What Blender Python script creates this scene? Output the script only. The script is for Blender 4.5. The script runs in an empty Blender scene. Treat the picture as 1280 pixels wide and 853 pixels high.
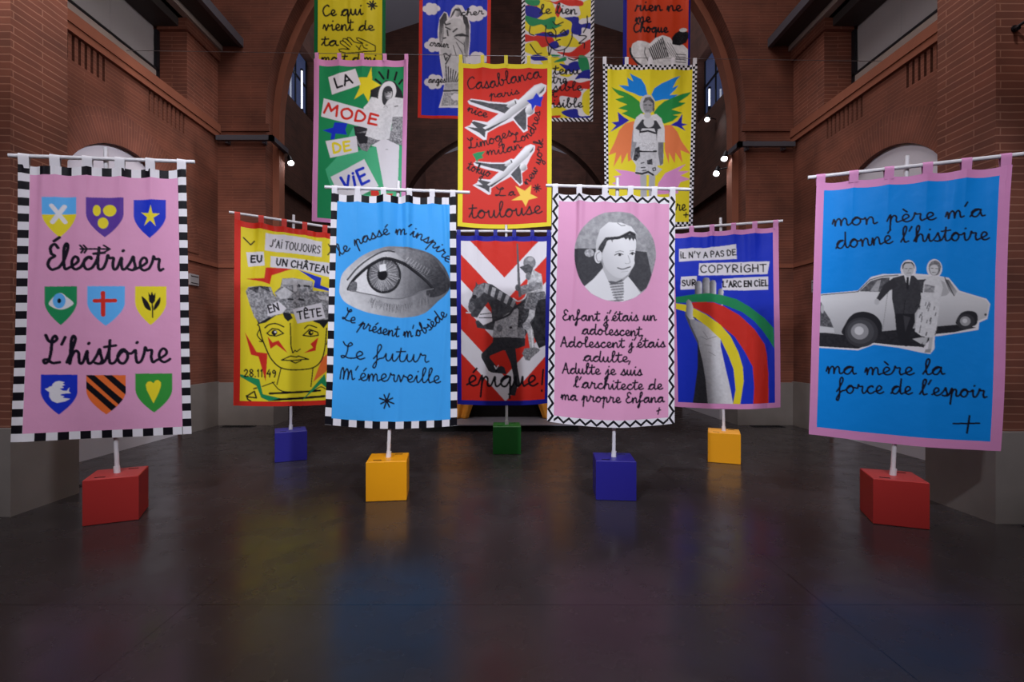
import bpy, math, random
import numpy as np
from mathutils import Vector

C = bpy.context.scene.collection
SC = bpy.context.scene
F, CX, CY, H = 630.0, 632.0, 431.0, 1.55      # focal length in pixels of the 1280 px frame, vanishing point, eye height

# ------------------------------------------------------------------ camera, world, lights
cam_d = bpy.data.cameras.new('camera'); cam = bpy.data.objects.new('camera', cam_d); C.objects.link(cam)
cam.location = (0, 0, H); cam.rotation_euler = (math.pi/2, 0, 0)
cam_d.sensor_width = 36.0; cam_d.sensor_fit = 'HORIZONTAL'; cam_d.lens = 36.0*F/1280
cam_d.shift_x = (640-CX)/1280; cam_d.shift_y = (CY-426.5)/1280
cam_d.clip_end = 200
SC.camera = cam
SC.view_settings.view_transform = 'Standard'; SC.view_settings.look = 'None'
SC.view_settings.gamma = 1.0; SC.view_settings.use_curve_mapping = False
SC.view_settings.exposure = 0.0
w = bpy.data.worlds.new('night'); SC.world = w; w.use_nodes = True
w.node_tree.nodes['Background'].inputs[0].default_value = (.30, .34, .5, 1)
w.node_tree.nodes['Background'].inputs[1].default_value = .02

def aim(o, tgt):
    o.rotation_euler = (Vector(tgt)-o.location).to_track_quat('-Z', 'Y').to_euler()

def spot(name, loc, tgt, power, angle, blend, size, col):
    d = bpy.data.lights.new(name, 'SPOT'); d.energy = power; d.spot_size = math.radians(angle); d.spot_blend = blend
    d.shadow_soft_size = size; d.color = col
    o = bpy.data.objects.new(name, d); C.objects.link(o); o.location = loc; aim(o, tgt); return o

def area(name, loc, tgt, power, sx, sy, col):
    d = bpy.data.lights.new(name, 'AREA'); d.energy = power; d.shape = 'RECTANGLE'; d.size = sx; d.size_y = sy; d.color = col
    o = bpy.data.objects.new(name, d); C.objects.link(o); o.location = loc; aim(o, tgt); return o

COOL = (.90, .93, 1.0)
WARM = (1, .91, .86)
spot('exhibition_spot_left', (-3.6, -3.2, 6.6), (.6, 6.4, 2.3), 1800, 40, .6, .22, COOL)
spot('exhibition_spot_right', (3.6, -3.2, 6.6), (-.6, 6.4, 2.3), 1800, 40, .6, .22, COOL)
spot('exhibition_spot_side_left', (-1.5, -1.5, 6.6), (-3.35, 4.4, 2.25), 1080, 29, .55, .22, COOL)
spot('exhibition_spot_side_right', (1.5, -1.5, 6.6), (3.35, 4.4, 2.25), 1000, 29, .55, .22, COOL)
spot('exhibition_spot_hanging', (0, -2.0, 7.2), (0, 8.0, 3.9), 1000, 38, .8, .25, COOL)
area('hall_fill', (0, -6.5, 9), (0, 7, 3), 130, 9, 4, (1, .95, .93))  # broad soft fill added behind the camera, not a fixture of the hall
area('nave_fill', (0, 4.5, 12.5), (0, 4.6, 0), 560, 7, 9, (1, .93, .9))  # dim overhead fill, added to lift the floor and cube tops
area('far_bay_fill', (0, 13.6, 14.5), (0, 13.7, 0), 330, 7, 4, (.95, .92, .95))  # added fill that brightens the far brick, no fixture there
for sx in (-1, 1):
    s = 'left' if sx < 0 else 'right'; k = 1.0 if sx < 0 else .55
    spot('pillar_wash_'+s, (sx*3.2, 2.4, 7.6), (sx*4.6, 4.9, 5.6), 980*(k+.2)*(1 if sx < 0 else .75), 54, 1, .12, WARM)
    spot('wall_wash_'+s, (-sx*2.2, 5.2, 7.4), (sx*5.7, 7.9, 5.2), 680*k, 40, .9, .2, WARM)
    spot('recess_fill_'+s, (-sx*1.2, 5.6, 6.4), (sx*5.6, 7.4, 3.9), 760*k*k, 18, .6, .1, (.9, .88, 1))  # added spots across the nave that brighten the recess boards
    spot('gallery_fill_'+s, (-sx*1.0, 3.0, 5.2), (sx*5.9, 7.6, 6.6), 170*k, 34, .8, .2, (.97, .94, .98))  # added to lift the gallery plaster, which otherwise renders black
    spot('roof_fill_'+s, (sx*5.0, 11.0, 7.2), (-sx*1.0, 17.5, 15.5), 750, 100, .8, .2, (.92, .92, 1))  # added uplights hidden behind the piers, for the far bay ceiling
    spot('far_roof_fill_'+s, (sx*5.0, 22.2, 7.2), (-sx*1.0, 29, 15.5), 2600, 100, .8, .2, (.92, .92, 1))  # another added pair of uplights, for the ceiling beyond the second arch

# ------------------------------------------------------------------ helpers
def s2l(c):
    c = np.asarray(c, dtype=np.float64)/255.0
    return np.where(c <= .04045, c/12.92, ((c+.055)/1.055)**2.4)

def lin(c): return tuple(float(v) for v in s2l(c))+(1.0,)

def new_mat(name):
    m = bpy.data.materials.new(name); m.use_nodes = True
    nt = m.node_tree; return m, nt, nt.nodes['Principled BSDF']

def paint(name, col, rough=.5, metal=0.0, var=.08, scale=18.0, bump=.0):
    """a plain painted surface with a little procedural unevenness"""
    m, nt, b = new_mat(name)
    n = nt.nodes.new('ShaderNodeTexNoise'); n.inputs['Scale'].default_value = scale; n.inputs['Detail'].default_value = 4
    g = nt.nodes.new('ShaderNodeNewGeometry'); nt.links.new(g.outputs['Position'], n.inputs['Vector'])
    r = nt.nodes.new('ShaderNodeMix'); r.data_type = 'RGBA'
    c = np.array(lin(col)[:3])
    r.inputs[6].default_value = tuple(c*(1-var))+(1,); r.inputs[7].default_value = tuple(np.minimum(1, c*(1+var)))+(1,)
    nt.links.new(n.outputs['Fac'], r.inputs[0]); nt.links.new(r.outputs[2], b.inputs['Base Color'])
    b.inputs['Roughness'].default_value = rough; b.inputs['Metallic'].default_value = metal
    if bump:
        bp = nt.nodes.new('ShaderNodeBump'); bp.inputs['Strength'].default_value = bump; bp.inputs['Distance'].default_value = .01
        nt.links.new(n.outputs['Fac'], bp.inputs['Height']); nt.links.new(bp.outputs['Normal'], b.inputs['Normal'])
    return m

def glow(name, col, strength):
    m, nt, b = new_mat(name)
    b.inputs['Base Color'].default_value = (.05, .05, .05, 1)
    b.inputs['Emission Color'].default_value = col+(1,); b.inputs['Emission Strength'].default_value = strength
    return m

def brick_mat(name, c1, c2, mortar, var=.35, wd=.58, row=.068):
    m, nt, b = new_mat(name)
    uv = nt.nodes.new('ShaderNodeUVMap'); uv.uv_map = 'UVMap'
    # a slight waver of the courses
    wn = nt.nodes.new('ShaderNodeTexNoise'); wn.inputs['Scale'].default_value = 2.5
    va = nt.nodes.new('ShaderNodeVectorMath'); va.operation = 'MULTIPLY_ADD'; va.inputs[1].default_value = (.02, .02, 0)
    nt.links.new(uv.outputs[0], wn.inputs['Vector']); nt.links.new(wn.outputs['Color'], va.inputs[0]); nt.links.new(uv.outputs[0], va.inputs[2])
    t = nt.nodes.new('ShaderNodeTexBrick'); t.inputs['Scale'].default_value = 1
    t.inputs['Brick Width'].default_value = wd; t.inputs['Row Height'].default_value = row
    t.inputs['Mortar Size'].default_value = .006; t.inputs['Mortar Smooth'].default_value = .3; t.inputs['Bias'].default_value = -.1
    t.inputs['Color1'].default_value = lin(c1); t.inputs['Color2'].default_value = lin(c2); t.inputs['Mortar'].default_value = lin(mortar)
    nt.links.new(va.outputs[0], t.inputs['Vector'])
    n = nt.nodes.new('ShaderNodeTexNoise'); n.inputs['Scale'].default_value = 1.6; n.inputs['Detail'].default_value = 5
    nt.links.new(uv.outputs[0], n.inputs['Vector'])
    mr = nt.nodes.new('ShaderNodeMapRange'); mr.inputs[1].default_value = .3; mr.inputs[2].default_value = .7
    mr.inputs[3].default_value = 1-var; mr.inputs[4].default_value = 1+var*.5
    nt.links.new(n.outputs['Fac'], mr.inputs[0])
    mx = nt.nodes.new('ShaderNodeVectorMath'); mx.operation = 'SCALE'
    nt.links.new(t.outputs['Color'], mx.inputs[0]); nt.links.new(mr.outputs[0], mx.inputs['Scale'])
    nt.links.new(mx.outputs[0], b.inputs['Base Color'])
    bp = nt.nodes.new('ShaderNodeBump'); bp.inputs['Strength'].default_value = .35; bp.inputs['Distance'].default_value = .006; bp.invert = True
    nt.links.new(t.outputs['Fac'], bp.inputs['Height']); nt.links.new(bp.outputs['Normal'], b.inputs['Normal'])
    b.inputs['Roughness'].default_value = .85
    return m

class MB:
    """collects faces in world coordinates, with UVs in metres, and links them as one mesh object"""
    def __init__(s): s.v = []; s.f = []; s.uv = []; s.mi = []; s.smooth = []
    def face(s, pts, uvs=None, mi=0, sm=False):
        i = len(s.v); s.v += [tuple(map(float, p)) for p in pts]; s.f.append(tuple(range(i, i+len(pts))))
        if uvs is None:
            a, b, c = (np.array(pts[k], float) for k in (0, 1, 2)); n = np.abs(np.cross(b-a, c-a))
            k = int(np.argmax(n)); uvs = [((p[1], p[2]), (p[0], p[2]), (p[0], p[1]))[k] for p in pts]
        s.uv += [tuple(map(float, u)) for u in uvs]; s.mi.append(mi); s.smooth.append(sm)
    def box(s, x0, x1, y0, y1, z0, z1, mi=0, M=None):
        p = [(x, y, z) for z in (z0, z1) for y in (y0, y1) for x in (x0, x1)]
        if M: p = [M(*q) for q in p]
        for q in ((0, 2, 3, 1), (4, 5, 7, 6), (0, 1, 5, 4), (2, 6, 7, 3), (0, 4, 6, 2), (1, 3, 7, 5)):
            s.face([p[k] for k in q], mi=mi)
    def tube(s, p0, p1, r0, r1=None, n=14, caps=True, mi=0):
        r1 = r0 if r1 is None else r1
        a, b = Vector(p0), Vector(p1); d = (b-a).normalized()
        u = d.orthogonal().normalized(); w_ = d.cross(u)
        A = [a+(u*math.cos(2*math.pi*k/n)+w_*math.sin(2*math.pi*k/n))*r0 for k in range(n)]
        B = [b+(u*math.cos(2*math.pi*k/n)+w_*math.sin(2*math.pi*k/n))*r1 for k in range(n)]
        for k in range(n):
            j = (k+1) % n; s.face([A[k], A[j], B[j], B[k]], mi=mi, sm=True)
        if caps: s.face(A[::-1], mi=mi); s.face(B, mi=mi)
    def build(s, name, mats, parent=None, bevel=0, weld=True):
        me = bpy.data.meshes.new(name); off = Vector((0, 0, 0))
        if parent is not None:
            q = parent
            while q is not None: off += q.location; q = q.parent
        me.from_pydata([tuple(Vector(v)-off) for v in s.v], [], s.f)
        ul = me.uv_layers.new(name='UVMap'); ul.data.foreach_set('uv', np.array(s.uv, np.float32).ravel())
        for m in (mats if isinstance(mats, (list, tuple)) else [mats]): me.materials.append(m)
        me.polygons.foreach_set('material_index', np.array(s.mi, np.int32)); me.polygons.foreach_set('use_smooth', np.array(s.smooth, bool))
        if weld:
            import bmesh
            bm = bmesh.new(); bm.from_mesh(me); bmesh.ops.remove_doubles(bm, verts=bm.verts, dist=1e-5)
            bmesh.ops.recalc_face_normals(bm, faces=bm.faces)
            for e in bm.edges:
                if len(e.link_faces) == 2 and (not all(q.smooth for q in e.link_faces) or e.calc_face_angle(0) > .9): e.smooth = False
            bm.to_mesh(me); bm.free()
        o = bpy.data.objects.new(name, me); C.objects.link(o)
        if parent is not None: o.parent = parent
        if bevel:
            md = o.modifiers.new('bevel', 'BEVEL'); md.width = bevel; md.segments = 2; md.limit_method = 'ANGLE'
        return o

def tag(o, label, cat, group=None):
    o['label'] = label; o['category'] = cat
    if group: o['group'] = group
    return o

def thing(name, label, cat, loc, group=None):
    o = bpy.data.objects.new(name, None); C.objects.link(o); o.location = loc; o.empty_display_size = .1
    return tag(o, label, cat, group)

def struct(o):
    o['kind'] = 'structure'; return o

# ------------------------------------------------------------------ materials
M_BRICK = brick_mat('brick', (122, 69, 53), (108, 61, 48), (150, 100, 82))
M_BRICK_SOFT = brick_mat('brick_weathered', (118, 66, 50), (108, 60, 46), (130, 80, 63), .4, .7, .052)
M_PILLAR = brick_mat('brick_pillar', (122, 70, 54), (108, 61, 48), (152, 104, 86))
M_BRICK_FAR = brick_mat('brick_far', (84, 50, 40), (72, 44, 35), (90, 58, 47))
M_CORNICE = paint('terracotta', (134, 78, 58), .85, var=.15, scale=4)
M_PLINTH = paint('cement_render', (126, 119, 116), .8, var=.18, scale=3, bump=.2)
M_PLASTER = paint('grey_plaster', (150, 147, 152), .85, var=.04, scale=2)
M_PANEL = paint('white_board', (206, 203, 214), .7, var=.04, scale=2)
M_CEIL = paint('grey_ceiling', (150, 148, 158), .9, var=.05, scale=1)
M_SLAB = paint('slab_concrete', (150, 138, 134), .8, var=.1, scale=3)
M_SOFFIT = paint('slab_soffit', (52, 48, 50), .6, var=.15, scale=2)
M_STEEL = paint('grey_steel', (96, 97, 108), .4, .4, var=.08)
M_DARK = paint('dark_metal', (26, 27, 34), .45, .3)
M_WHITE = paint('white_enamel', (222, 220, 228), .35, var=.03)
M_CABLE = paint('steel_cable', (150, 145, 150), .4, .6)
M_BLACK = paint('black_cloth', (16, 14, 15), .95)
M_GOLD = paint('gold_velvet', (216, 140, 38), .7, var=.2, scale=9)
M_STAGE = paint('stage_grey', (130, 128, 140), .5, var=.08, scale=3)
M_LENS = glow('lamp_lens', (1, .98, 1), 90)
M_TUBE = glow('tube_glow', (.85, .88, 1), 2.2)

def floor_mat():
    m, nt, b = new_mat('polished_dark_concrete')
    g = nt.nodes.new('ShaderNodeNewGeometry')
    n = nt.nodes.new('ShaderNodeTexNoise'); n.inputs['Scale'].default_value = .9; n.inputs['Detail'].default_value = 7; n.inputs['Roughness'].default_value = .6
    nt.links.new(g.outputs['Position'], n.inputs['Vector'])
    cr = nt.nodes.new('ShaderNodeValToRGB')
    cr.color_ramp.elements[0].position = .3; cr.color_ramp.elements[0].color = lin((46, 42, 44))
    cr.color_ramp.elements[1].position = .75; cr.color_ramp.elements[1].color = lin((62, 57, 59))
    nt.links.new(n.outputs['Fac'], cr.inputs[0])
    # saw-cut joints every few metres
    t = nt.nodes.new('ShaderNodeTexBrick'); t.offset = 0; t.inputs['Scale'].default_value = 1; t.inputs['Brick Width'].default_value = 3.8
    t.inputs['Row Height'].default_value = 4.2; t.inputs['Mortar Size'].default_value = .004; t.inputs['Mortar Smooth'].default_value = 0
    mp = nt.nodes.new('ShaderNodeVectorMath'); mp.operation = 'ADD'; mp.inputs[1].default_value = (1.9+19, 1.2+21, 0)
    nt.links.new(g.outputs['Position'], mp.inputs[0]); nt.links.new(mp.outputs[0], t.inputs['Vector'])
    mx = nt.nodes.new('ShaderNodeMix'); mx.data_type = 'RGBA'; mx.inputs[7].default_value = lin((26, 24, 26))
    nt.links.new(t.outputs['Fac'], mx.inputs[0]); nt.links.new(cr.outputs[0], mx.inputs[6]); nt.links.new(mx.outputs[2], b.inputs['Base Color'])
    n2 = nt.nodes.new('ShaderNodeTexNoise'); n2.inputs['Scale'].default_value = 3.5; n2.inputs['Detail'].default_value = 6
    nt.links.new(g.outputs['Position'], n2.inputs['Vector'])
    mr = nt.nodes.new('ShaderNodeMapRange'); mr.inputs[1].default_value = .35; mr.inputs[2].default_value = .7; mr.inputs[3].default_value = .2; mr.inputs[4].default_value = .32
    nt.links.new(n2.outputs['Fac'], mr.inputs[0]); nt.links.new(mr.outputs[0], b.inputs['Roughness'])
    b.inputs['Specular IOR Level'].default_value = .3
    return m
M_FLOOR = floor_mat()

# ------------------------------------------------------------------ setting
PD = 9.72           # front face of the first cross arch
def build_shell():
    m = MB(); m.box(-9, 9, -8, 40, -.3, 0); struct(m.build('floor', M_FLOOR))
    m = MB()
    for sx in (-1, 1):
        a, b = (sx*7.4, 13.75), (0, 16.15)
        pts = [(a[0], -8, a[1]), (b[0], -8, b[1]), (b[0], 40, b[1]), (a[0], 40, a[1])]
        m.face(pts); m.face([(x, y, z+.25) for x, y, z in pts][::-1])
        m.face([pts[0], pts[3], (a[0], 40, a[1]+.25), (a[0], -8, a[1]+.25)])
    struct(m.build('ceiling', M_CEIL))
    m = MB(); m.box(-7.4, 7.4, -8.4, -8, 0, 16.5); struct(m.build('wall_back', M_BRICK))
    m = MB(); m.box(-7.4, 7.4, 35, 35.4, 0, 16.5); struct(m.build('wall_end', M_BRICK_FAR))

def arch_faces(m, P, a0, a1, z0, ztop, ac, R, zs, depth, n=40, mi=0, back=True):
    """a wall sheet with a round-headed opening; P(a, d, z) -> world, d from 0 (front) to depth"""
    for (u0, u1) in ((a0, ac-R), (ac+R, a1)):
        for d in ((0, depth) if back else (0,)):
            m.face([P(u0, d, z0), P(u1, d, z0), P(u1, d, ztop(u1)), P(u0, d, ztop(u0))], [(u0, z0), (u1, z0), (u1, ztop(u1)), (u0, ztop(u0))], mi)
    th = [math.pi*k/n for k in range(n+1)]
    A = [(ac-R*math.cos(t), zs+R*math.sin(t)) for t in th]
    for (p, q) in zip(A, A[1:]):
        for d in ((0, depth) if back else (0,)):
            m.face([P(p[0], d, p[1]), P(q[0], d, q[1]), P(q[0], d, ztop(q[0])), P(p[0], d, ztop(p[0]))],
                   [p, q, (q[0], ztop(q[0])), (p[0], ztop(p[0]))], mi)
    S = [(ac-R, z0)]+A+[(ac+R, z0)]
    L = 0
    for (p, q) in zip(S, S[1:]):
        l = math.hypot(q[0]-p[0], q[1]-p[1])
        m.face([P(p[0], 0, p[1]), P(q[0], 0, q[1]), P(q[0], depth, q[1]), P(p[0], depth, p[1])], [(0, L), (0, L+l), (depth, L+l), (depth, L)], mi)
        L += l

def gable(x): return 16.15-abs(x)*2.4/7.4

def cross_walls():
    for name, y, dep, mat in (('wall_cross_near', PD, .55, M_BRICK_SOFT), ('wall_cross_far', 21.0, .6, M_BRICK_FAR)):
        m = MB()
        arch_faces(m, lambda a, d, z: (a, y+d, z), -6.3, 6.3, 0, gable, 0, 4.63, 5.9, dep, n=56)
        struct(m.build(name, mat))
    # second, set-back order of the near arch: a narrow brick rib inside the opening
    m = MB(); n = 56; R0, R1 = 4.63, 4.5
    def ring(R, y): return [(-R, y, 0)]+[(-R*math.cos(math.pi*k/n), y, 5.9+R*math.sin(math.pi*k/n)) for k in range(n+1)]+[(R, y, 0)]
    A, B, Cc, Dd = ring(R0, PD+.3), ring(R1, PD+.3), ring(R1, PD+.54), ring(R0, PD+.54)
    L = 0
    for k in range(len(A)-1):
        l = (Vector(A[k])-Vector(A[k+1])).length
        for P, Q, ww in ((A, B, R0-R1), (B, Cc, .24), (Cc, Dd, R0-R1)):
            m.face([P[k], P[k+1], Q[k+1], Q[k]], [(0, L), (0, L+l), (ww, L+l), (ww, L)])
        L += l
    struct(m.build('trim_arch_rib', M_CORNICE))
    # cement foot of the piers
    for sx, nm in ((-1, 'left'), (1, 'right')):
        m = MB(); a, b = sorted((sx*5.53, sx*4.46)); m.box(a, b, PD-.035, PD+.62, 0, .82)
        struct(m.build('baseboard_pier_'+nm, M_PLINTH))
        m = MB()   # impost band carrying the light rail
        a, b = sorted((sx*5.53, sx*4.55)); m.box(a, b, PD-.03, PD+.02, 5.66, 5.8); struct(m.build('trim_impost_'+nm, M_BRICK_SOFT))

def side(sx, nm, zc):
    """one flank of the nave: pillar, wall with blind arch, cornice with slots, gallery opening and slab"""
    X = 5.55; AC, R, ZS = 7.4, 1.24, 3.18
    P = lambda a, d, z: (sx*(X+d), a, z)
    zb = zc-.33
    m = MB(); arch_faces(m, P, 5.0, PD, 0, lambda a: zb, AC, R, ZS, .22, n=28, back=False)
    # band of narrow slots under the cornice, cut as real gaps
    slots = [6.37+.098*k for k in range(7)]+[7.86+.104*k for k in range(9)]
    cuts = [5.0]
    for c in slots: cuts += [c-.022, c+.022]
    cuts.append(PD)
    for k in range(0, len(cuts)-1):
        a0, a1 = cuts[k], cuts[k+1]
        if k % 2 == 0:
            m.face([P(a0, 0, zb), P(a1, 0, zb), P(a1, 0, zc), P(a0, 0, zc)], [(a0, zb), (a1, zb), (a1, zc), (a0, zc)])
        else:
            m.face([P(a0, .12, zb), P(a1, .12, zb), P(a1, .12, zc), P(a0, .12, zc)], [(a0, zb), (a1, zb), (a1, zc), (a0, zc)])
            for a in (a0, a1): m.face([P(a, 0, zb), P(a, .12, zb), P(a, .12, zc), P(a, 0, zc)])
            m.face([P(a0, 0, zb), P(a1, 0, zb), P(a1, .12, zb), P(a0, .12, zb)])
    # back of the wall bay, bay nearer the camera, and the wall above the gallery
    m.face([P(-8, 0, 0), P(4.4, 0, 0), P(4.4, 0, 16), P(-8, 0, 16)])
    m.face([P(4.4, .55, 7.6), P(PD, .55, 7.6), P(PD, .55, 16), P(4.4, .55, 16)])
    struct(m.build('wall_'+nm, M_BRICK_SOFT))
    # far bays
    m = MB()
    W = [(12.3, 14.6), (15.6, 18.2)]; y = PD+.55
    cuts = [y]+[q for ww in W for q in ww]+[21.0]
    for k in range(len(cuts)-1):
        a0, a1 = cuts[k], cuts[k+1]
        if k % 2 == 0: m.face([P(a0, 0, 0), P(a1, 0, 0), P(a1, 0, 16), P(a0, 0, 16)])
        else:
            m.face([P(a0, 0, 0), P(a1, 0, 0), P(a1, 0, 7.95), P(a0, 0, 7.95)]); m.face([P(a0, 0, 9.75), P(a1, 0, 9.75), P(a1, 0, 16), P(a0, 0, 16)])
            for a in (a0, a1): m.face([P(a, 0, 7.95), P(a, .35, 7.95), P(a, .35, 9.75), P(a, 0, 9.75)])
            for z in (7.95, 9.75): m.face([P(a0, 0, z), P(a1, 0, z), P(a1, .35, z), P(a0, .35, z)])
    m.face([P(21.0, 0, 0), P(35, 0, 0), P(35, 0, 16), P(21, 0, 16)])
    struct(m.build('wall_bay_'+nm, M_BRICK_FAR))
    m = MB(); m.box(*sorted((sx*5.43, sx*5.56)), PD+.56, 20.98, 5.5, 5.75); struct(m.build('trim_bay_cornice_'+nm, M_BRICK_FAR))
    for k, (a0, a1) in enumerate(W):
        f = MB(); x0, x1 = sorted((sx*(X+.2), sx*(X+.26)))
        for z in (7.97, 8.95, 10.32): f.box(x0, x1, a0+.01, a1-.01, z, z+.06)
        for q in np.linspace(a0+.01, a1-.07, 4): f.box(x0, x1, q, q+.06, 7.97, 9.73)
        wo = struct(f.build('window_%d' % (k+1 if sx < 0 else k+3), M_DARK))
        g = MB(); g.box(*sorted((sx*(X+.225), sx*(X+.235))), a0+.02, a1-.02, 7.98, 9.72); g.build('window_pane', M_NIGHT, wo)
    # blind arch: white board standing in the recess, ring of radial bricks
    g = MB(); n = 28
    ring = [(AC-R*math.cos(math.pi*k/n), ZS+R*math.sin(math.pi*k/n)) for k in range(n+1)]
    g.face([P(AC-R, .07, 0), P(AC+R, .07, 0)]+[P(a, .07, z) for a, z in ring[::-1]]); g.face([P(AC-R, .09, 0), P(AC+R, .09, 0)]+[P(a, .09, z) for a, z in ring[::-1]])
    for (pa, qa) in zip([(AC-R, 0)]+ring, ring+[(AC+R, 0)]): g.face([P(pa[0], .07, pa[1]), P(qa[0], .07, qa[1]), P(qa[0], .09, qa[1]), P(pa[0], .09, pa[1])])
    struct(g.build('trim_recess_board_'+nm, M_PANEL))
    g = MB(); R2 = R+.46; d = -.012
    for k in range(n):
        t0, t1 = math.pi*k/n, math.pi*(k+1)/n
        p = lambda r, t, dd: P(AC-r*math.cos(t), dd, ZS+r*math.sin(t))
        g.face([p(R, t0, d), p(R, t1, d), p(R2, t1, d), p(R2, t0, d)], [(0, t0*1.45), (0, t1*1.45), (.46, t1*1.45), (.46, t0*1.45)])
        g.face([p(R2, t0, d), p(R2, t1, d), p(R2, t1, 0), p(R2, t0, 0)]); g.face([p(R, t0, d), p(R, t1, d), p(R, t1, 0), p(R, t0, 0)])
    struct(g.build('trim_voussoirs_'+nm, M_BRICK_SOFT))
    # cornice
    g = MB(); x = lambda a, b: sorted((sx*a, sx*b))
    g.box(*x(X-.05, X+.55), 5.0, PD, zc, zc+.10); g.box(*x(X-.07, X+.55), 5.0, PD, zc+.10, zc+.25)
    struct(g.build('trim_cornice_'+nm, M_CORNICE))
    # gallery opening: set-back plaster wall, grey upstand with a dark rail
    g = MB(); g.box(*x(X+.53, X+.62), 5.0, 8.78, zc+.25, 7.6); g.box(*x(X+.525, X+.53), 7.75, 7.77, zc+.25, 7.6)
    struct(g.build('wall_gallery_'+nm, M_PLASTER))
    g = MB(); g.box(*x(X+.47, X+.5), 5.1, 8.77, zc+.77, zc+.81); g.box(*x(X+.47, X+.52), 8.70, 8.775, zc+.25, 7.05)
    fr = struct(g.build('window_%d' % (5 if sx < 0 else 6), M_DARK))
    g = MB(); g.box(*x(X+.48, X+.49), 5.1, 8.70, zc+.25, zc+.77); g.build('upstand_panel', M_SLAB, fr)
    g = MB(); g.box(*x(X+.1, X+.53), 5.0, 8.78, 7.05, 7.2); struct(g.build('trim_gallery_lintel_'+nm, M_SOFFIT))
    # brick pilaster with cap carrying the slab
    g = MB(); g.box(*x(X, X+.55), 8.78, PD, zc+.25, 7.0); g.box(*x(X-.05, X+.55), 8.7, PD, 7.0, 7.2)
    struct(g.build('trim_pilaster_'+nm, [M_BRICK]))
    # floor slab of the upper gallery with its two edge strips
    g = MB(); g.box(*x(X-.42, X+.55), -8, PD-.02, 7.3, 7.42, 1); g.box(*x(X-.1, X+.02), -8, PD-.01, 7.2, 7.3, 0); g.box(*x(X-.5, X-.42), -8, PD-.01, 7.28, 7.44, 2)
    struct(g.build('trim_gallery_slab_'+nm, [M_SLAB, M_SOFFIT, M_STEEL]))
    # near pillar
    g = MB(); px = 4.52 if sx < 0 else 4.3; y0, y1 = (4.6, 5.2) if sx < 0 else (4.42, 5.02)
    g.box(*x(px, 6.4), y0, y1, 0, 12); struct(g.build('wall_pillar_'+nm, M_PILLAR))
    g = MB(); g.box(*x(px-.07, 6.4), y0-.07, y1+.06, 0, .79); struct(g.build('baseboard_pillar_'+nm, M_PLINTH))
    g = MB(); g.box(*x(X-.025, X+.02), AC+R, PD, 3.03, 3.1); g.box(*x(X-.025, X+.02), y1, AC-R, 3.03, 3.1); g.box(*x(4.66, X), PD-.025, PD+.02, 3.03, 3.1); struct(g.build('trim_ledge_'+nm, M_CORNICE))
    # cement foot of the wall, left open under the blind arch
    g = MB(); g.box(*x(X-.03, X+.02), AC+R, PD, 0, .84); g.box(*x(X-.03, X+.02), y1+.06, AC-R, 0, .84)
    struct(g.build('baseboard_'+nm, M_PLINTH))
    return px, y0

def night_glass():
    m, nt, b = new_mat('night_window_glass')
    b.inputs['Base Color'].default_value = (.02, .03, .06, 1); b.inputs['Roughness'].default_value = .08
    b.inputs['Emission Color'].default_value = (.25, .33, .75, 1); b.inputs['Emission Strength'].default_value = .1
    return m
M_NIGHT = night_glass()
build_shell(); cross_walls()
side(-1, 'left', 5.52); side(1, 'right', 5.43)

# ------------------------------------------------------------------ painting the cloth prints
COL = dict(white=(226, 223, 232), black=(20, 18, 26), pink=(222, 158, 197), pink2=(214, 142, 194), sky=(66, 164, 242), deep=(16, 138, 232), azure=(96, 178, 246), royal=(28, 52, 196),
           navy=(30, 34, 150), yellow=(232, 214, 46), red=(208, 47, 36), orange=(232, 112, 54), green=(34, 140, 88), purple=(92, 56, 156), ink=(22, 18, 34), dgreen=(20, 110, 62),
           salmon=(232, 128, 80), lilac=(222, 150, 206), gold=(244, 204, 84), mint=(74, 178, 130), leaf=(56, 148, 62))
def rgb(c): return np.array(COL[c] if isinstance(c, str) else ((c, c, c+6 if c < 249 else c) if np.isscalar(c) else c), np.float32)

def catmull(P, n=8, closed=False):
    P = np.asarray(P, float)
    if len(P) < 3: return P
    Q = np.vstack([P[-1], P, P[0], P[1]]) if closed else np.vstack([2*P[0]-P[1], P, 2*P[-1]-P[-2]])
    t = np.linspace(0, 1, n, endpoint=False)[:, None]; out = []
    for i in range(1, len(Q)-2):
        a, b, c, d = Q[i-1], Q[i], Q[i+1], Q[i+2]
        out.append(.5*((2*b)+(-a+c)*t+(2*a-5*b+4*c-d)*t*t+(-a+3*b-3*c+d)*t**3))
    if not closed: out.append(P[-1][None])
    return np.vstack(out)

def vnoise(h, wd, cell, rng):
    gh, gw = int(h/cell)+3, int(wd/cell)+3; g = rng.random((gh, gw)).astype(np.float32)
    y = np.arange(h)/cell; x = np.arange(wd)/cell; yi = y.astype(int); xi = x.astype(int)
    fy = (y-yi)[:, None].astype(np.float32); fx = (x-xi)[None].astype(np.float32); fy = fy*fy*(3-2*fy); fx = fx*fx*(3-2*fx)
    a = g[np.ix_(yi, xi)]; b = g[np.ix_(yi, xi+1)]; c = g[np.ix_(yi+1, xi)]; d = g[np.ix_(yi+1, xi+1)]
    return (a*(1-fx)+b*fx)*(1-fy)+(c*(1-fx)+d*fx)*fy

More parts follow.
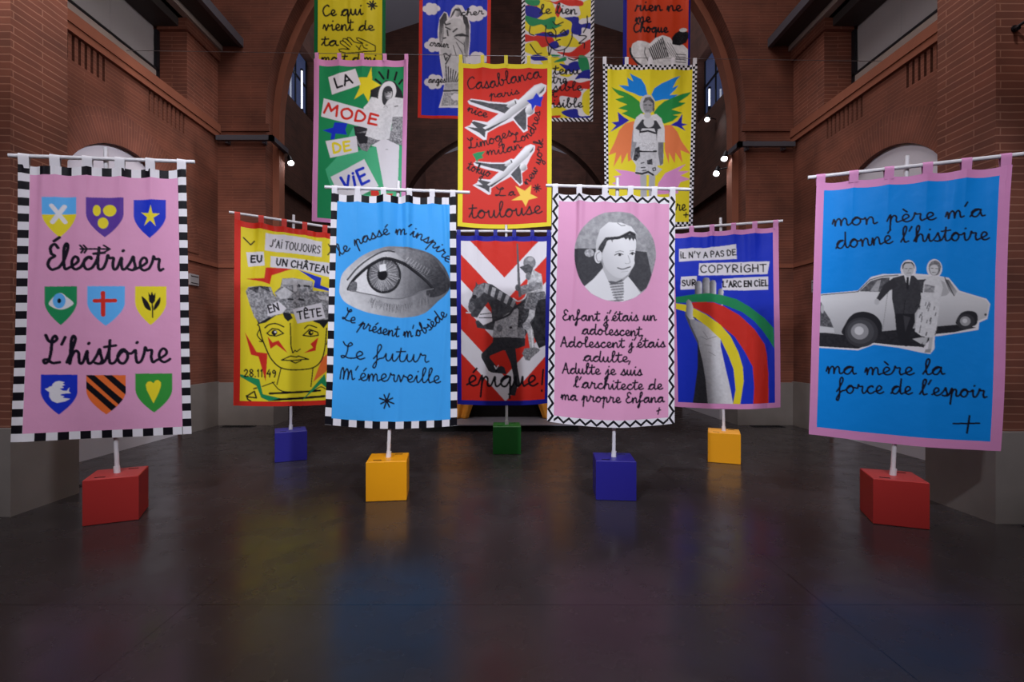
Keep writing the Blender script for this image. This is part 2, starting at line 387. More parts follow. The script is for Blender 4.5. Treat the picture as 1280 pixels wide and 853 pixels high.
class Plane:
    """the vertical plane a banner hangs in; t runs along the rod, z up"""
    def __init__(s, X, D, yaw, off=0.0):
        s.e = (math.cos(yaw), math.sin(yaw)); s.n = (math.sin(yaw), -math.cos(yaw))
        s.O = (X+off*s.n[0], D+off*s.n[1])
    def tz(s, u, v):
        u = np.asarray(u, float); v = np.asarray(v, float); k = (u-CX)/F
        t = (k*s.O[1]-s.O[0])/(s.e[0]-k*s.e[1]); D = s.O[1]+t*s.e[1]
        return t, H+(CY-v)*D/F
    def w(s, t, z, d=0.0):
        return (s.O[0]+t*s.e[0]+d*s.n[0], s.O[1]+t*s.e[1]+d*s.n[1], z)

class Art:
    SS = 3.0
    def __init__(s, plane, quad, bg, seed=1):
        s.pl = plane; c = np.array([plane.tz(*q) for q in quad]); s.c = c
        s.t0, s.t1 = c[:, 0].min()-.03, c[:, 0].max()+.03; s.z0, s.z1 = c[:, 1].min()-.06, c[:, 1].max()+.03
        s.ppm = F/plane.O[1]*s.SS
        s.W, s.Hh = int((s.t1-s.t0)*s.ppm)+1, int((s.z1-s.z0)*s.ppm)+1
        s.a = np.empty((s.Hh, s.W, 3), np.float32); s.a[:] = rgb(bg)
        s.rng = np.random.default_rng(seed); s.fr = (0, 0, 1); s.af = None
    def frame(s, ox, oy, k, af=None): s.fr = (ox, oy, k); s.af = af; return s
    def T(s, pts):
        p = np.asarray(pts, float).reshape(-1, 2)
        if s.af is not None: p = p @ s.af[0].T+s.af[1]
        t, z = s.pl.tz(s.fr[0]+p[:, 0]/s.fr[2], s.fr[1]+p[:, 1]/s.fr[2])
        return np.stack([(t-s.t0)*s.ppm, (s.z1-z)*s.ppm], 1)
    def mask(s, P):
        x0, y0 = np.maximum(np.floor(P.min(0)).astype(int)-1, 0); x1, y1 = np.minimum(np.ceil(P.max(0)).astype(int)+2, (s.W, s.Hh))
        if x1 <= x0 or y1 <= y0: return None
        X = (np.arange(x0, x1)+.5)[None]; Y = (np.arange(y0, y1)+.5)[:, None]; m = np.zeros((y1-y0, x1-x0), bool)
        for (ax, ay), (bx, by) in zip(P, np.roll(P, -1, 0)):
            if ay == by: continue
            c = ((ay > Y) != (by > Y)); xi = (bx-ax)*(Y-ay)/(by-ay)+ax; m ^= c & (X < xi)
        return (slice(y0, y1), slice(x0, x1)), m
    def poly(s, pts, col, smooth=False, grad=None, noise=0, cell=2.0, clip=None):
        p = catmull(pts, 8, True) if smooth else pts
        r = s.mask(s.T(p))
        if r is None: return None
        sl, m = r
        if clip is not None: m = m & clip[sl]
        c = np.empty(m.shape+(3,), np.float32); c[:] = rgb(col)
        if grad is not None:            # grad = (point, colour, point, colour): a tone running across the print
            q = s.T([grad[0], grad[2]]); d = q[1]-q[0]
            Y, X = np.mgrid[sl[0].start:sl[0].stop, sl[1].start:sl[1].stop]
            f = np.clip(((X-q[0, 0])*d[0]+(Y-q[0, 1])*d[1])/(d@d), 0, 1)[..., None]
            c = rgb(grad[1])*(1-f)+rgb(grad[3])*f
        if noise:
            nz = vnoise(m.shape[0], m.shape[1], cell*s.SS, s.rng)+.6*vnoise(m.shape[0], m.shape[1], max(1.0, cell*s.SS*.4), s.rng)
            c = np.clip(c+(nz[..., None]-.8)*noise*2, 8, 250)
        s.a[sl][m] = c[m].astype(np.float32)
        full = np.zeros((s.Hh, s.W), bool); full[sl] = m; return full
    def ell(s, cx, cy, rx, ry, col, rot=0, **k):
        t = np.linspace(0, 2*math.pi, 40, endpoint=False); c, q = math.cos(rot), math.sin(rot)
        return s.poly([(cx+rx*math.cos(a)*c-ry*math.sin(a)*q, cy+rx*math.cos(a)*q+ry*math.sin(a)*c) for a in t], col, **k)
    def line(s, pts, wpx, col, smooth=False, clip=None):
        P = s.T(catmull(pts, 8) if smooth else pts); r = wpx*s.SS/2; cc = rgb(col)
        if len(P) == 1: P = np.vstack([P, P+.01])
        for a, b in zip(P, P[1:]):
            x0, y0 = np.maximum(np.floor(np.minimum(a, b)-r-1).astype(int), 0); x1, y1 = np.minimum(np.ceil(np.maximum(a, b)+r+2).astype(int), (s.W, s.Hh))
            if x1 <= x0 or y1 <= y0: continue
            X = np.arange(x0, x1)+.5; Y = (np.arange(y0, y1)+.5)[:, None]; d = b-a; L = max(d@d, 1e-9)
            f = np.clip(((X-a[0])*d[0]+(Y-a[1])*d[1])/L, 0, 1); m = (X-a[0]-f*d[0])**2+(Y-a[1]-f*d[1])**2 < r*r
            if clip is not None: m = m & clip[y0:y1, x0:x1]
            s.a[y0:y1, x0:x1][m] = cc
    def lines(s, segs, wpx, col, **k):
        for q in segs: s.line(q, wpx, col, **k)
    def star(s, cx, cy, ro, ri, n, col, rot=0.0, sx=1.0):
        s.poly([(cx+sx*(ro if k % 2 == 0 else ri)*math.sin(rot+math.pi*k/n), cy-(ro if k % 2 == 0 else ri)*math.cos(rot+math.pi*k/n)) for k in range(2*n)], col)
    def aster(s, cx, cy, r, wpx, col, n=8, rot=.1):
        for k in range(n):
            a = rot+2*math.pi*k/n; q = r*(1 if k % 2 == 0 else .85); s.line([(cx, cy), (cx+q*math.sin(a), cy-q*math.cos(a))], wpx, col)
    def sample(s, t, z):
        x = np.clip((t-s.t0)*s.ppm-.5, 0, s.W-2.001); y = np.clip((s.z1-z)*s.ppm-.5, 0, s.Hh-2.001)
        xi, yi = x.astype(int), y.astype(int); fx, fy = (x-xi)[:, None], (y-yi)[:, None]; a = s.b
        return (a[yi, xi]*(1-fx)+a[yi, xi+1]*fx)*(1-fy)+(a[yi+1, xi]*(1-fx)+a[yi+1, xi+1]*fx)*fy
    def finish(s):
        b = s2l(s.a).astype(np.float32); k = b.copy()          # a small box blur so that the mesh samples cleanly
        k[1:] += b[:-1]; k[0] += b[0]; q = k.copy(); q[:, 1:] += k[:, :-1]; q[:, 0] += k[:, 0]; s.b = q/4
        s.a = None; return s

# ------------------------------------------------------------------ handwriting: joined script and brush capitals
def _g(adv, main, *extra): return adv, main, extra
SCRIPT = {
 'a': _g(1.15, [(0, .05), (.35, .7), (.75, .97), (.45, 1), (.14, .6), (.2, .1), (.5, .02), (.78, .5), (.87, .95), (.85, .5), (.95, .05), (1.15, .1)]),
 'b': _g(1.05, [(0, .1), (.3, .9), (.55, 1.8), (.45, 2.1), (.3, 1.8), (.28, .8), (.35, .1), (.6, 0), (.85, .4), (.78, .85), (.62, .9), (.75, .72), (1.05, .7)]),
 'c': _g(.9, [(0, .1), (.3, .75), (.65, 1.0), (.74, .85), (.55, 1.0), (.25, .75), (.2, .3), (.42, 0), (.7, .06), (.9, .25)]),
 'd': _g(1.2, [(0, .05), (.35, .75), (.7, .97), (.4, 1), (.13, .6), (.2, .1), (.5, .03), (.8, .5), (.92, 1.2), (.98, 2.0), (.93, 1.2), (.9, .4), (1.0, .03), (1.2, .12)]),
 'e': _g(.9, [(0, .1), (.35, .35), (.68, .65), (.62, .95), (.4, 1.0), (.2, .65), (.24, .2), (.48, 0), (.72, .08), (.9, .22)]),
 'f': _g(.85, [(0, .2), (.3, .8), (.62, 1.7), (.52, 2.1), (.33, 1.8), (.3, .8), (.26, -.5), (.12, -1.0), (-.02, -.8), (.2, -.2), (.5, .25), (.85, .4)]),
 'g': _g(1.1, [(0, .05), (.35, .7), (.7, .97), (.4, 1), (.13, .6), (.2, .1), (.5, .03), (.78, .5), (.87, .95), (.85, .2), (.8, -.6), (.5, -1.0), (.25, -.75), (.6, -.3), (1.1, .15)]),
 'h': _g(1.1, [(0, .1), (.3, .9), (.56, 1.8), (.45, 2.1), (.3, 1.8), (.24, .8), (.2, 0), (.3, .5), (.55, .95), (.78, .85), (.82, .4), (.88, .05), (1.1, .12)]),
 'i': _g(.65, [(0, .1), (.28, .95), (.3, .4), (.4, .02), (.65, .15)], [(.38, 1.5), (.42, 1.56)]),
 'j': _g(.65, [(0, .1), (.4, .95), (.38, .2), (.33, -.7), (.1, -1.05), (-.1, -.8), (.2, -.3), (.65, .15)], [(.48, 1.5), (.52, 1.56)]),
 'k': _g(1.0, [(0, .1), (.3, .9), (.52, 1.8), (.42, 2.1), (.28, 1.8), (.24, 0), (.3, .5), (.7, .95), (.74, .75), (.38, .5), (.7, .1), (1.0, .1)]),
 'l': _g(.7, [(0, .1), (.35, .9), (.6, 1.8), (.48, 2.1), (.3, 1.7), (.28, .6), (.38, .05), (.7, .15)]),
 'm': _g(1.4, [(0, .3), (.13, .9), (.2, .5), (.2, 0), (.3, .6), (.5, .97), (.64, .7), (.65, 0), (.75, .6), (.95, .97), (1.1, .75), (1.12, .25), (1.2, .02), (1.4, .15)]),
 'n': _g(1.05, [(0, .3), (.13, .9), (.2, .5), (.2, 0), (.3, .6), (.55, .97), (.72, .75), (.74, .25), (.82, .02), (1.05, .15)]),
 'o': _g(1.05, [(0, .1), (.3, .7), (.62, 1), (.4, 1.0), (.15, .55), (.25, .1), (.55, .0), (.8, .4), (.75, .85), (.58, .98), (.75, .8), (1.05, .72)]),
 'p': _g(1.05, [(0, .2), (.3, 1.05), (.28, .2), (.2, -1.05), (.25, -.3), (.35, .5), (.58, .95), (.76, .75), (.74, .25), (.82, .03), (1.05, .15)]),
 'q': _g(1.1, [(0, .05), (.35, .7), (.75, .97), (.45, 1), (.14, .6), (.2, .1), (.5, .02), (.78, .5), (.87, .95), (.85, 0), (.8, -1.15), (.86, -.3), (1.1, .2)]),
 'r': _g(1.0, [(0, .1), (.2, .7), (.28, 1.15), (.4, .92), (.7, .92), (.66, .4), (.76, .02), (1.0, .15)]),
 's': _g(.8, [(0, .1), (.3, .65), (.48, 1.08), (.55, .7), (.64, .28), (.48, 0), (.18, .06), (.45, .0), (.8, .15)]),
 't': _g(.75, [(0, .1), (.3, .9), (.4, 1.75), (.33, .8), (.35, .15), (.5, 0), (.75, .15)], [(.02, 1.25), (.78, 1.35)]),
 'u': _g(1.05, [(0, .1), (.2, .95), (.2, .35), (.36, .02), (.6, .25), (.75, .95), (.75, .35), (.85, .02), (1.05, .15)]),
 'v': _g(1.0, [(0, .3), (.14, .92), (.3, .7), (.42, .02), (.55, .3), (.75, .95), (.7, .78), (1.0, .72)]),
 'w': _g(1.2, [(0, .3), (.14, .92), (.25, .2), (.4, .02), (.55, .5), (.6, .85), (.65, .2), (.8, .02), (1.0, .5), (1.02, .95), (1.2, .8)]),
 'y': _g(1.05, [(0, .1), (.2, .95), (.22, .35), (.36, .02), (.6, .25), (.75, .95), (.73, .2), (.65, -.7), (.4, -1.05), (.2, -.75), (.6, -.3), (1.05, .15)]),
 "'": _g(.5, None, [(.12, 1.45), (.36, 2.0)]), ',': _g(.4, None, [(.2, .12), (.02, -.45)]), '+': _g(.9, None, [(.1, .5), (.8, .55)], [(.45, .95), (.42, .1)]),
 '!': _g(.5, None, [(.3, 2.0), (.22, .0)], [(.2, -.5), (.22, -.52)]),
 'E': _g(1.0, [(.85, 1.75), (.6, 2.05), (.3, 1.8), (.35, 1.3), (.6, 1.1), (.25, .85), (.1, .4), (.35, .02), (.7, .08), (1.0, .28)]),
 'L': _g(1.1, [(.12, 2.15), (.3, 1.75), (.6, 1.6), (.88, 1.85), (.75, 2.1), (.55, 1.8), (.5, 1.0), (.35, .25), (.1, .02), (.0, .25), (.25, .3), (.6, .05), (1.1, .1)]),
 'C': _g(1.1, [(.95, 1.7), (.7, 1.95), (.25, 1.5), (.08, .8), (.3, .08), (.7, .05), (1.1, .35)]),
 'A': _g(1.1, [(0, 0), (.3, 1.1), (.52, 2.0), (.65, 1.2), (.85, .05), (1.1, .1)], [(.18, .72), (.8, .78)]),
 'M': _g(1.6, [(0, .1), (.1, 1.2), (.3, 1.75), (.4, 1.0), (.35, .1), (.5, 1.0), (.75, 1.6), (.9, 1.0), (.85, .1), (1.0, .9), (1.2, 1.4), (1.3, .6), (1.36, .1), (1.6, .25)]),
}
ACC = {'é': ('e', [(.5, 1.35), (.78, 1.75)]), 'è': ('e', [(.28, 1.75), (.58, 1.35)]), 'É': ('E', [(.55, 2.3), (.95, 2.6)])}
CAPS = {
 'A': (.8, [[(.02, 0), (.4, 1), (.78, 0)], [(.18, .38), (.62, .4)]]), 'C': (.8, [[(.74, .82), (.5, 1), (.2, .85), (.05, .5), (.2, .1), (.5, 0), (.76, .14)]]),
 'D': (.8, [[(.08, 0), (.1, 1), (.5, .9), (.75, .55), (.55, .12), (.08, 0)]]), 'E': (.68, [[(.64, .97), (.1, 1), (.08, 0), (.66, .03)], [(.1, .52), (.55, .54)]]),
 'G': (.85, [[(.76, .84), (.5, 1), (.2, .85), (.05, .5), (.2, .1), (.5, 0), (.78, .15), (.78, .45), (.5, .45)]]), 'H': (.8, [[(.08, 0), (.08, 1)], [(.72, 0), (.72, 1)], [(.08, .5), (.72, .52)]]),
 'I': (.3, [[(.15, 0), (.15, .85)], [(.16, 1.12), (.17, 1.14)]]), 'J': (.62, [[(.52, 1), (.5, .25), (.3, 0), (.05, .12)]]),
 'L': (.62, [[(.1, 1), (.08, 0), (.6, .02)]]), 'M': (1.0, [[(.04, 0), (.18, 1), (.5, .35), (.84, 1), (.95, 0)]]), 'N': (.82, [[(.06, 0), (.08, 1), (.72, 0), (.74, 1)]]),
 'O': (.9, [[(.45, 1), (.14, .8), (.06, .45), (.25, .05), (.55, 0), (.82, .3), (.8, .75), (.45, 1)]]), 'P': (.75, [[(.08, 0), (.1, 1), (.55, .95), (.68, .72), (.5, .5), (.1, .45)]]),
 'R': (.78, [[(.08, 0), (.1, 1), (.55, .95), (.66, .72), (.5, .52), (.12, .48), (.74, 0)]]), 'S': (.7, [[(.62, .86), (.38, 1), (.12, .85), (.2, .58), (.5, .45), (.62, .2), (.38, 0), (.06, .12)]]),
 'T': (.78, [[(.02, .97), (.76, 1)], [(.4, 1), (.38, 0)]]), 'U': (.8, [[(.07, 1), (.1, .3), (.35, 0), (.62, .2), (.7, 1)]]), 'V': (.78, [[(.04, 1), (.4, 0), (.74, 1)]]),
 'Y': (.76, [[(.04, 1), (.38, .5), (.72, 1)], [(.38, .5), (.36, 0)]]), "'": (.3, [[(.2, 1.15), (.08, .8)]]), '.': (.25, [[(.1, 0), (.12, .03)]]),
 '2': (.62, [[(.06, .78), (.28, 1), (.52, .8), (.4, .45), (.05, .02), (.6, .05)]]), '8': (.62, [[(.32, .55), (.08, .78), (.32, 1), (.54, .78), (.3, .52), (.06, .25), (.32, 0), (.57, .25), (.32, .55)]]),
 '1': (.32, [[(.05, .8), (.18, 1), (.18, 0)]]), '4': (.66, [[(.4, 1), (.05, .4), (.6, .42)], [(.5, .7), (.46, 0)]]), '9': (.6, [[(.52, .75), (.28, .95), (.08, .7), (.28, .5), (.52, .75), (.5, .35), (.35, 0)]]),
 '^A': (.8, [[(.02, 0), (.4, 1), (.78, 0)], [(.18, .38), (.62, .4)], [(.18, 1.12), (.4, 1.35), (.6, 1.12)]]), '^E': (.68, [[(.64, .97), (.1, 1), (.08, 0), (.66, .03)], [(.1, .52), (.55, .54)], [(.12, 1.12), (.36, 1.38), (.62, 1.12)]]),
}

def layout_script(txt):
    x = 0.0; out = []; cur = []
    for ch in txt:
        if ch == ' ':
            if cur: out.append(cur); cur = []
            x += .75; continue
        base, acc = ACC.get(ch, (ch, None)); adv, main, extra = SCRIPT[base]
        if main is None:
            if cur: out.append(cur); cur = []
        else:
            if base.isupper() and cur: out.append(cur); cur = []
            cur = cur+[(x+a, b) for a, b in (main if not cur else main[1:])]
        for e in extra: out.append([(x+a, b) for a, b in e])
        if acc: out.append([(x+a, b) for a, b in acc])
        x += adv
    if cur: out.append(cur)
    return x, out, True

def layout_caps(txt):
    x = 0.0; out = []; i = 0
    while i < len(txt):
        ch = txt[i]
        if ch == ' ': x += .4; i += 1; continue
        if ch == '^': ch = txt[i:i+2]; i += 1
        adv, st = CAPS[ch]
        out += [[(x+a, b) for a, b in q] for q in st]; x += adv+.18; i += 1
    return x-.18, out, False

def write(A, txt, path, size, wpx, col='ink', caps=False, clip=None, slant=0.0):
    """letters a text along a baseline path (frame coordinates); size = x-height of script or height of capitals"""
    L, st, sm = (layout_caps if caps else layout_script)(txt)
    P = catmull(path, 12) if len(path) > 2 else np.asarray(path, float)
    seg = np.hypot(*(P[1:]-P[:-1]).T); cum = np.r_[0, np.cumsum(seg)]; k = cum[-1]/L
    for q in st:
        q = np.asarray(q, float)
        if sm and len(q) > 2: q = catmull(q, 6)
        elif len(q) > 3: q = catmull(q, 4) if caps and len(q) > 5 else q
        sx = np.clip((q[:, 0]+slant*q[:, 1])*k, 0, cum[-1]); i = np.clip(np.searchsorted(cum, sx, 'right')-1, 0, len(seg)-1)
        d = (P[i+1]-P[i])/seg[i][:, None]; b = P[i]+d*(sx-cum[i])[:, None]
        A.line(np.stack([b[:, 0]+d[:, 1]*q[:, 1]*size, b[:, 1]-d[:, 0]*q[:, 1]*size], 1), wpx, col, clip=clip)

def cloth_mat():
    m, nt, b = new_mat('printed_satin')
    a = nt.nodes.new('ShaderNodeAttribute'); a.attribute_name = 'print'
    nt.links.new(a.outputs['Color'], b.inputs['Base Color'])
    b.inputs['Roughness'].default_value = .45; b.inputs['Specular IOR Level'].default_value = .12
    g = nt.nodes.new('ShaderNodeNewGeometry'); n = nt.nodes.new('ShaderNodeTexNoise'); n.inputs['Scale'].default_value = 7; n.inputs['Detail'].default_value = 3
    nt.links.new(g.outputs['Position'], n.inputs['Vector'])
    bp = nt.nodes.new('ShaderNodeBump'); bp.inputs['Strength'].default_value = .25; bp.inputs['Distance'].default_value = .02
    nt.links.new(n.outputs['Fac'], bp.inputs['Height']); nt.links.new(bp.outputs['Normal'], b.inputs['Normal'])
    return m
M_CLOTH = cloth_mat()
TABM = {}
def tab_mat(col):
    if col not in TABM: TABM[col] = paint('ribbon_'+col, COL[col], .6, var=.04)
    return TABM[col]

def grid_mesh(name, parent, off, us, vs, pos, colour):
    U, V = np.meshgrid(us, vs); co, cl = pos(U.ravel(), V.ravel()), colour(U.ravel(), V.ravel())
    nu, nv = len(us), len(vs); i = (np.arange(nv-1)[:, None]*nu+np.arange(nu-1)[None]).ravel()
    return co-np.array(off)[None], cl, np.stack([i, i+nu, i+nu+1, i+1], 1)

def link_mesh(name, parent, parts, mat):
    V = np.vstack([p[0] for p in parts]); Cc = np.vstack([p[1] for p in parts]); k = np.cumsum([0]+[len(p[0]) for p in parts[:-1]])
    Fc = np.vstack([p[2]+o for p, o in zip(parts, k)])
    me = bpy.data.meshes.new(name); me.vertices.add(len(V)); me.vertices.foreach_set('co', V.astype(np.float32).ravel())
    me.loops.add(Fc.size); me.loops.foreach_set('vertex_index', Fc.astype(np.int32).ravel())
    me.polygons.add(len(Fc)); me.polygons.foreach_set('loop_start', np.arange(0, Fc.size, 4, dtype=np.int32)); me.polygons.foreach_set('use_smooth', np.ones(len(Fc), bool))
    me.update(); me.validate()
    a = me.color_attributes.new('print', 'FLOAT_COLOR', 'POINT'); a.data.foreach_set('color', np.c_[Cc, np.ones(len(Cc))].astype(np.float32).ravel())
    me.materials.append(mat); o = bpy.data.objects.new(name, me); C.objects.link(o); o.parent = parent; return o

def banner(label, group, plane, quad, bw, border, art, tabs, tabw, rod, rod_r, tabcol, sag=0.0, fold=.026, seed=1, q=1.4):
    """a printed cloth with its edging and the ribbon loops that hold it to rod or wire"""
    c = np.array([plane.tz(*p) for p in quad]); (tl, tr, br, bl) = c
    Wm, Hm = tr[0]-tl[0], tl[1]-bl[1]
    px = F/plane.O[1]
    base = plane.w(*((bl+br)/2))
    root = thing('fabric_banner', label, 'banner', base, group)
    rng = np.random.default_rng(seed)
    ti = lambda p, d: plane.tz(p[0]+d, p[1])[0]
    ul = (ti(quad[0], bw[0])-tl[0])/Wm; ur = 1-(tr[0]-ti(quad[1], -bw[2]))/Wm
    vt = (c[0, 1]-plane.tz(quad[0][0], quad[0][1]+bw[1])[1])/Hm; vb = 1-(plane.tz(quad[3][0], quad[3][1]-bw[3])[1]-c[3, 1])/Hm
    tc = np.array([(plane.tz(x, quad[0][1])[0]-tl[0])/Wm for x in tabs])
    fc = [(rng.random(), .022+.04*rng.random(), (rng.random()-.4)*2.2, .6+1.6*rng.random()) for _ in range(9)]
    ph = rng.random(6)*6.28
    def flat(u, v):
        w4 = ((1-u)*(1-v), u*(1-v), u*v, (1-u)*v)
        return sum(a*k[0] for a, k in zip(w4, (tl, tr, br, bl))), sum(a*k[1] for a, k in zip(w4, (tl, tr, br, bl)))
    def pos(u, v):
        t, z = flat(u, v)
        z = z-sag/px*4*u*(1-u)*v**4
        i = np.clip(np.searchsorted(tc, u)-1, 0, len(tc)-2); f = np.clip((u-tc[i])/(tc[i+1]-tc[i]), 0, 1)
        dip = np.sin(math.pi*f)
        z = z-.012*dip*(1-v)**10
        t = t+.004*np.sin(5*v+ph[0])*v
        d = fold*.5*(1-dip*1.4)*np.exp(-v*7)
        for (cu, cw, ca, cp) in fc:
            d = d+fold*.75*ca*np.exp(-((u-cu-.05*np.sin(3*v+cp))/cw)**2)*(np.exp(-v*cp*2.2)+.22*v)
        d = d+fold*(.8*np.sin(4.5*u+2.1*v+ph[1])*v+.55*np.sin(9*u-3*v+ph[2])*v*v+.5*np.sin(6*v+2*u+ph[3])*.5*v)
        d = np.where(d < 0, -.010*(1-np.exp(np.minimum(d, 0)/.010)), d)      # the cloth lies against its pole, never through it
        e, n = plane.e, plane.n
        return np.stack([plane.O[0]+t*e[0]+d*n[0], plane.O[1]+t*e[1]+d*n[1], z], 1)
    def pcol(u, v): return art.sample(*flat(u, v))
    kind, c1, c2, p1, p2 = (border+(None,)*5)[:5]
    C1 = s2l(rgb(c1)); C2 = s2l(rgb(c2)) if c2 is not None else C1
    def bcol(u, v):
        out = np.empty((len(u), 3)); out[:] = C1
        if kind == 'plain': return out
        ub = np.where(u < .5, u/max(ul, 1e-6), (1-u)/max(1-ur, 1e-6)); vbn = np.where(v < .5, v/vt, (1-v)/(1-vb))
        vert = (u < ul) | (u > ur)
        along = np.where(vert, v*p1, u*p2)                      # counts pattern units along the edge
        across = np.where(vert, ub, vbn)
        if kind == 'blocks': m = np.floor(along+.0) % 2 == 0
        elif kind == 'check': m = (np.floor(along)+np.floor(np.clip(across, 0, .999)*2)) % 2 == 0
        elif kind == 'slant': m = (along+across*np.where(vert & (u > .5), -1, 1)*.8) % 1 < .5
        elif kind == 'zigzag': m = np.abs((.17+.66*np.abs((along % 1)*2-1))-across) < .2
        out[m] = C2; return out
    def ax(bps, n): return np.unique(np.concatenate([np.linspace(a, b, max(2, int(round((b-a)*n))+1)) for a, b in zip(bps, bps[1:])]))
    # keep the two edge lines exact so that cloth and edging share them
    nu, nv = int(Wm*px*q), int(Hm*px*q)
    uu = [ax((0, ul), nu*1.3), ax((ul, ur), nu), ax((ur, 1), nu*1.3)]; vv = [ax((0, vt), nv*1.3), ax((vt, vb), nv), ax((vb, 1), nv*1.3)]
    link_mesh('cloth', root, [grid_mesh('', root, base, uu[1], vv[1], pos, pcol)], M_CLOTH)
    if kind in ('blocks', 'check', 'slant', 'zigzag'):
        lg = lambda a, b, n: np.linspace(a, b, max(3, int((b-a)*n)))
        uu = [lg(0, ul, nu*2.2), lg(ul, ur, nu*1.8), lg(ur, 1, nu*2.2)]; vv = [lg(0, vt, nv*2.2), lg(vt, vb, nv*1.8), lg(vb, 1, nv*2.2)]
    link_mesh('border', root, [grid_mesh('', root, base, uu[i], vv[j], pos, bcol) for i in range(3) for j in range(3) if (i, j) != (1, 1)], M_CLOTH)
    # ribbon loops
    (ra, rb) = [np.array(plane.tz(*p)) for p in rod]
    hw = tabw/px/2
    for x, uc in zip(tabs, tc):
        uc = min(max(uc, hw/Wm), 1-hw/Wm); t0 = tl[0]+uc*Wm
        zr = ra[1]+(rb[1]-ra[1])*(t0-ra[0])/(rb[0]-ra[0]); zt = pos(np.array([uc]), np.array([0.0]))[0, 2]
        R = rod_r+.004
        prof = [(.006, zt-.025)]+[(.006+(R-.006)*k, zt-.025+(zr-zt+.025)*k) for k in (.4, .8)]+[(R*math.cos(a), zr+R*math.sin(a)) for a in np.linspace(0, math.pi, 9)]+[(-.006-(R-.006)*k, zt-.025+(zr-zt+.025)*k) for k in (.8, .4, 0)]
        mb = MB()
        for (d0, z0), (d1, z1) in zip(prof, prof[1:]):
            mb.face([plane.w(t0-hw, z0, d0), plane.w(t0+hw, z0, d0), plane.w(t0+hw, z1, d1), plane.w(t0-hw, z1, d1)], sm=True)
        mb.build('tab', tab_mat(tabcol), root)
    return root

# ------------------------------------------------------------------ stands
S = .395
BLOCK = {}
def block_mat(k):
    if k not in BLOCK: BLOCK[k] = paint('block_'+k, dict(red=(184, 50, 48), yellow=(246, 166, 10), blue=(36, 31, 140), green=(24, 112, 40))[k], .42, var=.04, scale=5)
    return BLOCK[k]

def stand(label, X, D, yaw, colour, top, rod, group='white pole stands on coloured cubes'):
    root = thing('banner_stand', label, 'banner stand', (X, D, 0), group)
    ca, sa = math.cos(yaw), math.sin(yaw)
    M = lambda x, y, z: (X+x*ca-y*sa, D+x*sa+y*ca, z)
    mb = MB(); h = S/2; Z = .394; b = .006
    xs = [-h+b, -.135, -.055, .055, .135, h-b]; ys = [-h+b, -.145, -.115, .115, .145, h-b]
    holes = {(1, 1), (3, 3)}
    for i in range(5):
        for j in range(5):
            x0, x1, y0, y1 = xs[i], xs[i+1], ys[j], ys[j+1]; z = Z-.05 if (i, j) in holes else Z
            mb.face([M(x0, y0, z), M(x1, y0, z), M(x1, y1, z), M(x0, y1, z)], mi=1 if (i, j) in holes else 0)
            if (i, j) in holes:
                for (p, q) in (((x0, y0), (x1, y0)), ((x1, y0), (x1, y1)), ((x1, y1), (x0, y1)), ((x0, y1), (x0, y0))):
                    mb.face([M(*p, Z-.05), M(*q, Z-.05), M(*q, Z), M(*p, Z)], mi=1)
    rings = [(-b, Z, 0), (0, Z-b, 0), (0, b, 0), (-b, 0.0, 0)]
    for (o0, z0, _), (o1, z1, _) in zip(rings, rings[1:]):
        P = [(-h-o0, -h-o0), (h+o0, -h-o0), (h+o0, h+o0), (-h-o0, h+o0)]; Q = [(-h-o1, -h-o1), (h+o1, -h-o1), (h+o1, h+o1), (-h-o1, h+o1)]
        for k in range(4):
            n = (k+1) % 4; mb.face([M(*P[k], z0), M(*P[n], z0), M(*Q[n], z1), M(*Q[k], z1)])
    mb.face([M(-h+b, -h+b, 0), M(-h+b, h-b, 0), M(h-b, h-b, 0), M(h-b, -h+b, 0)])
    mb.build('base_block', [block_mat(colour), M_BLACK], root)
    pp = Plane(X, D, yaw, 0); rp = Plane(X, D, yaw, .037)
    t, z = pp.tz(*top)
    m = MB(); m.tube(pp.w(0, Z-.002), pp.w(t*.06, Z+.06), .027, .025); m.build('collar', M_WHITE, root)
    m = MB(); m.tube(pp.w(0, Z), pp.w(float(t), float(z)), .019); m.build('pole', M_WHITE, root)
    a, b_ = (rp.w(*map(float, rp.tz(*p))) for p in rod)
    m = MB(); m.tube(a, b_, .017); o = m.build('crossbar', M_WHITE, root)
    return rp

# ------------------------------------------------------------------ the prints
def shield(A, x0, x1, yt, yb, col):
    h, wd, mid = yb-yt, (x1-x0)/2, (x0+x1)/2
    R = [(mid+wd*(1-t**1.75), yt+h*(.42+.58*t)) for t in np.linspace(0, 1, 14)]
    L = [(2*mid-x, y) for x, y in R[::-1]]
    return A.poly([(x0, yt), (x1, yt)]+R+L, col)

